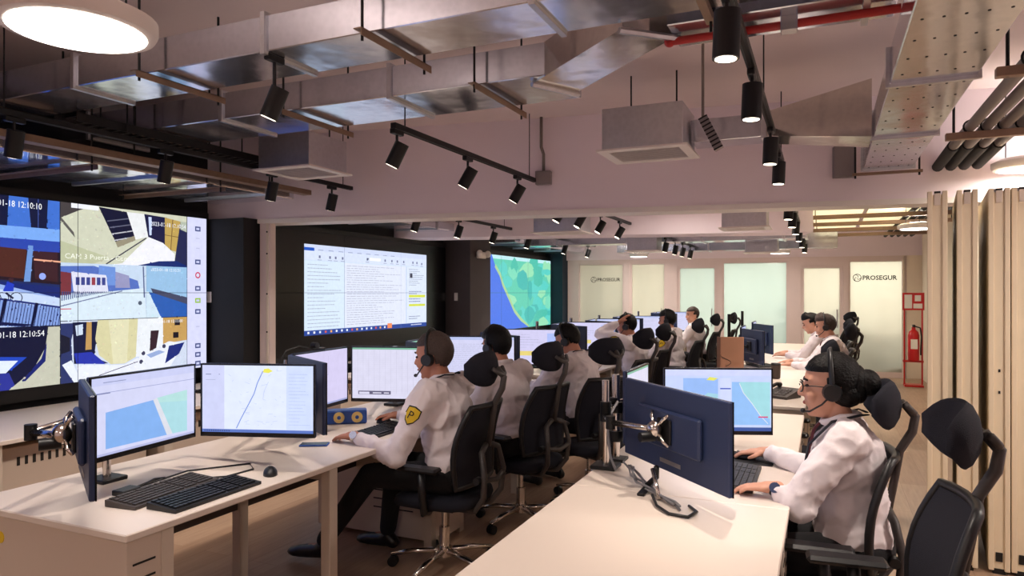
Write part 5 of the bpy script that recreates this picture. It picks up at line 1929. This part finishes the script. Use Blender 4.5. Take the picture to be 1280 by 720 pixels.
def person(label, x, y, yaw, arms, head=(0, 0, 0), lean=0.0, skin='skin1', hair='hair_black', hair_style='short', voxel=.009,
           tie=False, patch=None, lanyard=False, glasses=False, watch=None, headset=True, legs=None, hscale=1.0, female=False, slouch=.0, zs=0.0):
    """seated figure; forward = local +X.  arms: {'L': (elbow, wrist, hand_dir), 'R': ...} in world coordinates"""
    t = thing('person', label, 'person', (x, y, 0), yaw)
    seed = x * 7.3 + y * 3.1
    Ri = rotz(-yaw)
    def loc(p):
        return Ri @ (Vector(p) - Vector((x, y, 0)))
    def dirn(d):
        return Ri @ Vector(d)
    L = math.radians(lean)
    pel = Vector((-.03, 0, .575 + zs))
    RL = roty(L)
    def up(fx, fy, fz):
        return pel + RL @ Vector((fx, fy, fz))
    sw = .175 if female else .195
    chest = up(.015, 0, .33)
    neckb = up(.02, 0, .515)
    hy, hp, hr = [math.radians(a) for a in head]
    Rh = rotz(hy) @ roty(L * .5 + hp) @ rotx(hr)
    hc = neckb + RL @ Vector((.022, 0, .05)) + Rh @ Vector((.014, 0, .072))
    def hd_(px, py, pz):
        return hc + Rh @ (Vector((px, py, pz)) * hscale)
    # ---- body (skin): one continuous surface
    b = MB()
    hs = hscale
    b.ell(hd_(-.008, 0, .028), (.100 * hs, .077 * hs, .098 * hs), Rh, 24, 16)
    b.ell(hd_(.030, 0, -.035), (.066 * hs, .060 * hs, .085 * hs), Rh, 20, 14)
    b.ell(hd_(.046, 0, -.088), (.040 * hs, .038 * hs, .030 * hs), Rh, 14, 10)
    b.ell(hd_(.072, 0, -.098), (.020 * hs, .022 * hs, .018 * hs), Rh, 12, 8)
    b.cap(hd_(.090, 0, .014), hd_(.110, 0, -.022), .010 * hs, .0135 * hs)
    for s in (-1, 1):
        b.ell(hd_(.102, s * .010, -.027), (.010 * hs, .009 * hs, .008 * hs), Rh, 10, 6)
        b.ell(hd_(-.012, s * .077, -.012), (.018 * hs, .011 * hs, .031 * hs), Rh, 10, 8)
        b.cap(hd_(.084, s * .014, .034), hd_(.070, s * .050, .034), .010 * hs, .008 * hs)
        b.ell(hd_(.066, s * .040, -.03), (.024 * hs, .022 * hs, .026 * hs), Rh, 10, 8)
    b.ell(hd_(.084, 0, -.058), (.017 * hs, .026 * hs, .014 * hs), Rh, 12, 8)
    b.cap(neckb - Vector((0, 0, .02)), hc + Rh @ Vector((-.012, 0, -.05)), .058 if not female else .05, .053 if not female else .046)
    b.ell(up(0, 0, .05), (.11, .14, .12), RL)
    b.ell(up(.0, 0, .18), (.095, .13, .15), RL)
    b.ell(chest, (.095, .15, .15), RL)
    J = {}
    for k, s in (('L', 1), ('R', -1)):
        sh = up(.01, s * sw, .452)
        e, w_, hdv = arms[k]
        e, w_ = loc(e), loc(w_)
        J[k] = (sh, e, w_)
        b.cap(up(.01, s * .08, .44), sh, .05, .05)
        b.cap(sh, e, .046, .036)
        b.cap(e, w_, .036, .024)
        hand_prims(b, w_, dirn(hdv), (0, 0, 1) if abs(hdv[2]) < .7 else dirn((1, 0, 0)), s)
        lg = (legs or {}).get(k)
        hip = pel + Vector((0, s * .09, -.02))
        if lg:
            kn, an, toe = [loc(p) for p in lg]
        else:
            kn, an, toe = Vector((.40, s * .13, .53 + zs)), Vector((.40, s * .14, .10)), Vector((.55, s * .15, .05))
        J['leg' + k] = (hip, kn, an, toe)
        b.cap(hip, kn, .075, .052)
        b.cap(kn, an, .05, .034)
        b.cap(an - Vector((0, 0, .03)), toe, .034, .026)
    body = fuse(b, 'body', skin, t, voxel, 2, .5)
    # ---- shirt
    sm = MB()
    sm.ell(up(.005, 0, .055), (.150, .176, .12), RL)
    sm.ell(up(.012, 0, .17), (.148 if not female else .150, .172 if not female else .165, .17), RL)
    sm.ell(up(.012, 0, .325), (.142 if not female else .150, .185 if not female else .172, .170), RL)
    if female:
        sm.ell(up(.105, 0, .265), (.068, .13, .085), RL)
    sm.cap(up(.0, -sw * .95, .438), up(.0, sw * .95, .438), .076, .076)
    sm.cap(up(.0, -.09, .475), up(.0, .09, .475), .055, .055)
    for k in ('L', 'R'):
        sh, e, w_ = J[k]
        sm.cap(sh, e, .080 if not female else .072, .062)
        d = (w_ - e).normalized()
        sm.cap(e, w_ - d * .055, .061, .045)
        sm.cap(w_ - d * .06, w_ - d * .035, .041, .040)
        mid = (sh + e) / 2
        sm.ell(e + Vector((-.01, 0, -.012)), (.064, .06, .06))
    shirt = fuse(sm, 'shirt', 'shirt', t, max(.010, voxel), 5)
    # fabric folds
    nz = shirt.data
    N = len(nz.vertices)
    co, nr = [0.0] * (3 * N), [0.0] * (3 * N)
    nz.vertices.foreach_get('co', co)
    nz.vertices.foreach_get('normal', nr)
    for i in range(N):
        p = Vector(co[3 * i:3 * i + 3])
        q = Vector((p.x * 8 + p.z * 3, p.y * 8 + seed, p.z * 6 - p.x * 3))
        r1 = 1 - abs(noise.noise(q))
        r2 = 1 - abs(noise.noise(q * 2.1 + Vector((3, 1, 7))))
        d = .013 * r1 ** 5 + .006 * r2 ** 5 - .007
        for k in range(3):
            co[3 * i + k] += nr[3 * i + k] * d
    nz.vertices.foreach_set('co', co)
    nz.update()
    # collar
    cN = neckb + RL @ Vector((.006, 0, -.004))
    pts = []
    for i in range(16):
        a = 2 * PI * i / 16
        front = max(0, math.cos(a))
        pts.append(cN + RL @ Vector((.066 * math.cos(a), .066 * math.sin(a), .012 - .03 * front)))
    MB().tube(pts, .017, 8, True, flat=.8).build('collar', 'shirt', t, True)
    # ---- trousers and shoes
    tr = MB()
    tr.ell(pel + Vector((.0, 0, -.005)), (.15, .178, .105))
    for k in ('L', 'R'):
        hip, kn, an, toe = J['leg' + k]
        tr.cap(hip, kn, .096, .070)
        tr.cap(kn, an + (kn - an).normalized() * .02, .068, .052)
    fuse(tr, 'trousers', 'trousers', t, .014, 5)
    for k in ('L', 'R'):
        hip, kn, an, toe = J['leg' + k]
        shm = MB()
        dr_ = (toe - an)
        fl = Vector((dr_.x, dr_.y, 0)).normalized()
        shm.cap(an - Vector((0, 0, .055)) - fl * .04, an - Vector((0, 0, .03)), .040, .046)
        shm.cap(an - Vector((0, 0, .045)), toe - Vector((0, 0, .006)), .045, .036)
        shm.ell(toe - Vector((0, 0, .01)) + fl * .02, (.055, .045, .028), Matrix((fl, Vector((-fl.y, fl.x, 0)), Vector((0, 0, 1)))).transposed())
        fuse(shm, 'shoe', 'shoe', t, .010, 3)
    # ---- hair
    hm = MB()
    n, m = 36, 22
    V = [Vector((0, 0, -1))]
    tmp = MB()
    tmp.ell((0, 0, 0), (1, 1, 1), None, n, m)
    vs = []
    for p in tmp.v:
        p = Vector(p)
        q = Vector((-.010 + p.x * .108, p.y * .0875, .030 + p.z * .1085))
        hl = .062 + (.012 if q.x > .05 else 0)               # hairline
        face = (q.x > .015 - .25 * max(0, q.z - .02) and q.z < hl) or (q.z < -.035 + .9 * min(0, q.x + .03)) or (q.x > -.03 and q.z < .005)
        nn = noise.noise(Vector((q.x * 60, q.y * 60, q.z * 40)))
        if face:
            q = Vector((-.010 + p.x * .082, p.y * .060, .020 + p.z * .08))
        else:
            if hair_style == 'quiff' and q.x > .0 and q.z > .06:
                q = q * 1.0 + Vector((.012, 0, .022)) * min(1, (q.z - .06) / .05)
            if hair_style == 'thick':
                q = q + (q - Vector((-.01, 0, .03))).normalized() * .010
            q = q * (1 + .03 * nn)
        vs.append(hd_(q.x, q.y, q.z))
    hm.add(vs, tmp.f)
    if hair_style == 'bun':
        hm.ell(hd_(-.128, 0, .015), (.048 * hs, .052 * hs, .052 * hs), Rh, 18, 12)
        hm.ell(hd_(-.098, 0, .01), (.035 * hs, .06 * hs, .075 * hs), Rh, 16, 10)
        hm.ell(hd_(-.05, 0, -.02), (.07 * hs, .076 * hs, .06 * hs), Rh, 16, 10)
    hm.build('hair', hair, t, True)
    # ---- face
    for s in (-1, 1):
        MB().ell(hd_(.083, s * .032, .010), (.008 * hs, .013 * hs, .006 * hs), Rh, 10, 6).build('eye', 'eye', t, True)
        MB().tube([hd_(.094, s * .016, .032), hd_(.092, s * .032, .037), hd_(.080, s * .050, .032)], .0042, 6).build('eyebrow', hair, t, True)
    MB().ell(hd_(.098, 0, -.059), (.006 * hs, .021 * hs, .007 * hs), Rh, 10, 6).build('lips', 'lip', t, True)
    if headset:
        hsb = bpy.data.objects.new('headset', None)
        COL.objects.link(hsb)
        hsb.parent = t
        pts = [hd_(-.005, .094 * math.cos(a), .000 + .146 * math.sin(a)) for a in [PI * k / 16 for k in range(17)]]
        MB().tube(pts, .0075, 8, flat=1.6).build('headband', 'black_plastic', hsb, True)
        for s in (-1, 1):
            c0, c1 = hd_(-.004, s * .078, -.012), hd_(-.004, s * .108, -.012)
            MB().cyl(c0, c1, .036 * hs, .030 * hs, 16).build('ear_cup', 'black_plastic', hsb, 'auto')
        MB().tube([hd_(.0, .104, -.02), hd_(.035, .100, -.055), hd_(.080, .070, -.085), hd_(.100, .045, -.088)], .004, 6).build('microphone_boom', 'black_plastic', hsb, True)
        MB().ell(hd_(.104, .038, -.086), (.010, .014, .010), Rh, 10, 6).build('microphone', 'black_plastic', hsb, True)
    if glasses:
        gl = MB()
        for s in (-1, 1):
            gl.tube([hd_(.108 - .01 * abs(math.cos(a)), s * (.034 + .024 * math.cos(a)), .006 + .019 * math.sin(a)) for a in [2 * PI * k / 16 for k in range(16)]], .0024, 6, True)
            gl.tube([hd_(.096, s * .060, .012), hd_(.05, s * .078, .012), hd_(-.01, s * .083, .004)], .0022, 6)
        gl.tube([hd_(.110, -.012, .010), hd_(.112, 0, .013), hd_(.110, .012, .010)], .0022, 6)
        gl.build('glasses', 'black_plastic', t, True)
    if tie:
        prof = [(.104, .017, .492), (.120, .020, .475), (.132, .010, .455), (.160, .022, .34), (.184 if female else .166, .028, .26), (.166, .034, .13), (.162, .004, .09)]
        V = []
        for dx in (0.006, -.006):
            for (px, hw, pz) in prof:
                V += [up(px + dx, -hw, pz), up(px + dx, hw, pz)]
        n_ = len(prof)
        F = []
        for q in range(n_ - 1):
            F.append((2 * q, 2 * q + 1, 2 * q + 3, 2 * q + 2))
            F.append((2 * n_ + 2 * q, 2 * n_ + 2 * q + 2, 2 * n_ + 2 * q + 3, 2 * n_ + 2 * q + 1))
            for sd3 in (0, 1):
                F.append((2 * q + sd3, 2 * q + 2 + sd3, 2 * n_ + 2 * q + 2 + sd3, 2 * n_ + 2 * q + sd3))
        MB().add(V, F).build('tie', 'tie', t)
    if lanyard:
        for s in (-1, 1):
            pts = [up(-.072, s * .03, .53), up(-.045, s * .082, .535), up(.06, s * .088, .508), up(.150, s * .062, .41), up(.182 if female else .168, s * .030, .27), up(.172, s * .012, .14)]
            MB().tube(pts, .010, 6, flat=.35).build('lanyard', 'lanyard', t, True)
    if watch:
        sh, e, w_ = J[watch]
        d = (w_ - e).normalized()
        c = w_ - d * .015
        MB().cyl(c - d * .011, c + d * .011, .031, n=18).build('watch_strap', 'steel' if not female else 'lanyard', t, 'auto')
        f, u, l = frame(d, (0, 0, 1))
        sd2 = (u * .55 + l * .0 + Vector((0, 0, 0)))
        n_ = (u * .5 + l * (.85 if watch == 'L' else -.85)).normalized()
        MB().cyl(c + n_ * .026, c + n_ * .037, .021, n=20).build('watch_face', 'steel' if not female else 'housing', t, 'auto')
    if patch:
        sh, e, w_ = J[patch]
        d = (e - sh).normalized()
        s = 1 if patch == 'L' else -1
        out = Vector((-.25, s, 0.0))
        out = (out - d * out.dot(d)).normalized()
        right = (-d).cross(out).normalized()
        o0 = sh + d * .13 + out * .0755
        upv = -d
        def shield(k, off):
            pts = [(-.034, .036), (0, .044), (.034, .036), (.036, .0), (.022, -.032), (0, -.05), (-.022, -.032), (-.036, .0)]
            return [o0 + right * (a * k) + upv * (bb * k) + out * (off - 9.0 * (a * k) ** 2) for a, bb in pts]
        def plate(k, off, m_, nm, par):
            A, B = shield(k, off), shield(k, off - .004)
            N = len(A)
            return MB().add(A + B, [tuple(range(N)), tuple(range(2 * N - 1, N - 1, -1))] + [(i, N + i, N + (i + 1) % N, (i + 1) % N) for i in range(N)]).build(nm, m_, par)
        pp = plate(1.12, .006, 'ink', 'shoulder_patch', t)
        plate(.96, .008, 'yellow', 'patch_field', pp)
        vsx, fsx = text_geom('P')
        MB().add([o0 + right * ((a - .33) * .062) + upv * ((bb - .36) * .062) + out * (.0095 - 9.0 * ((a - .33) * .062) ** 2) for a, bb in vsx], fsx).build('patch_letter', 'ink', pp)
    return t

# first seated man: forearm on the desk, other hand on the mouse
person('seated man with short greying hair and a yellow shoulder patch, hand on a mouse', -1.91, 3.40, PI, {
    'L': ((-2.07, 3.10, .70), (-2.33, 3.09, .785), (-1, .15, -.15)),
    'R': ((-2.12, 3.66, .78), (-2.42, 3.66, .800), (-1, .0, -.1))},
    head=(4, 6, 0), lean=6, skin='skin2', hair='hair_brown', voxel=.007, hscale=1.05, patch='L', lanyard=True, watch='L', zs=-.0,
    legs={'L': ((-2.34, 3.26, .53), (-2.62, 3.20, .13), (-2.80, 3.20, .06)), 'R': ((-2.34, 3.52, .54), (-2.42, 3.55, .11), (-2.58, 3.56, .05))})
# second seated man, seen from behind
person('seated man with thick black hair seen from behind, between two chair headrests', -1.93, 4.28, PI - .25, {
    'L': ((-2.13, 4.05, .76), (-2.36, 4.15, .785), (-1, .3, -.1)),
    'R': ((-2.05, 4.62, .76), (-2.35, 4.66, .785), (-1, .2, -.1))},
    head=(-4, 8, 0), lean=9, skin='skin2', hair='hair_black', hair_style='thick', voxel=.010)
# third seated man bending down
person('third seated man with black hair bending forward behind the mesh chair back', -1.72, 5.22, PI - .35, {
    'L': ((-2.05, 4.95, .76), (-2.32, 5.10, .785), (-1, .3, -.1)),
    'R': ((-1.98, 5.42, .76), (-2.28, 5.48, .785), (-1, .2, -.1))},
    head=(18, 22, 0), lean=10, skin='skin2', hair='hair_black', voxel=.010, lanyard=True)
# woman with glasses
person('woman with glasses, hair bun and headset typing at the right desk', .085, 3.15, PI, {
    'L': ((-.10, 2.92, .74), (-.185, 2.955, .785), (-1, .12, -.1)),
    'R': ((-.04, 3.42, .76), (-.255, 3.58, .790), (-1, .15, -.12))},
    head=(0, 2, 0), lean=3, skin='skin1', hair='hair_black', hair_style='bun', voxel=.006, lanyard=True, glasses=True, watch='L', female=True, tie=True, zs=-.035, hscale=1.06)
# man touching his ear
person('man in the far room raising an elbow to touch his ear', -1.86, 7.45, PI - .1, {
    'L': ((-2.20, 7.22, 1.12), (-2.02, 7.34, 1.24), (.55, .45, .6)),
    'R': ((-2.1, 7.72, .78), (-2.36, 7.66, .785), (-1, 0, -.1))},
    head=(5, 6, 0), lean=7, skin='skin2', hair='hair_black', voxel=.012, patch='L')
person('far man with black hair, headset and shoulder patch', -1.78, 9.05, PI - .1, {
    'L': ((-1.98, 8.82, .76), (-2.28, 8.9, .785), (-1, .1, -.1)),
    'R': ((-1.98, 9.3, .76), (-2.28, 9.25, .785), (-1, -.1, -.1))},
    head=(8, 8, 0), lean=4, skin='skin2', hair='hair_black', hair_style='thick', voxel=.012, patch='L')
person('farthest man on the left with short hair before the frosted door', -1.84, 11.15, PI - .1, {
    'L': ((-2.02, 10.92, .76), (-2.30, 11.0, .785), (-1, .1, -.1)),
    'R': ((-2.02, 11.4, .76), (-2.30, 11.35, .785), (-1, -.1, -.1))},
    head=(40, 4, 0), lean=2, skin='skin1', hair='hair_brown', voxel=.013, headset=False)
person('man in white shirt and red tie typing on the far right desk', .13, 8.25, PI, {
    'L': ((-.15, 8.02, .76), (-.33, 8.10, .790), (-1, .1, -.1)),
    'R': ((-.15, 8.5, .76), (-.34, 8.45, .790), (-1, -.1, -.1))},
    head=(0, 6, 0), lean=8, skin='skin1', hair='hair_brown', hair_style='quiff', voxel=.012, tie=True)
person('second man on the far right desk bending forward with swept up hair', .04, 9.5, PI, {
    'L': ((-.25, 9.28, .76), (-.45, 9.35, .79), (-1, .1, -.1)),
    'R': ((-.25, 9.75, .76), (-.45, 9.70, .79), (-1, -.1, -.1))},
    head=(0, 14, 0), lean=14, skin='skin1', hair='hair_black', hair_style='quiff', voxel=.012, headset=False)

bpy.data.scenes.remove(WORK)
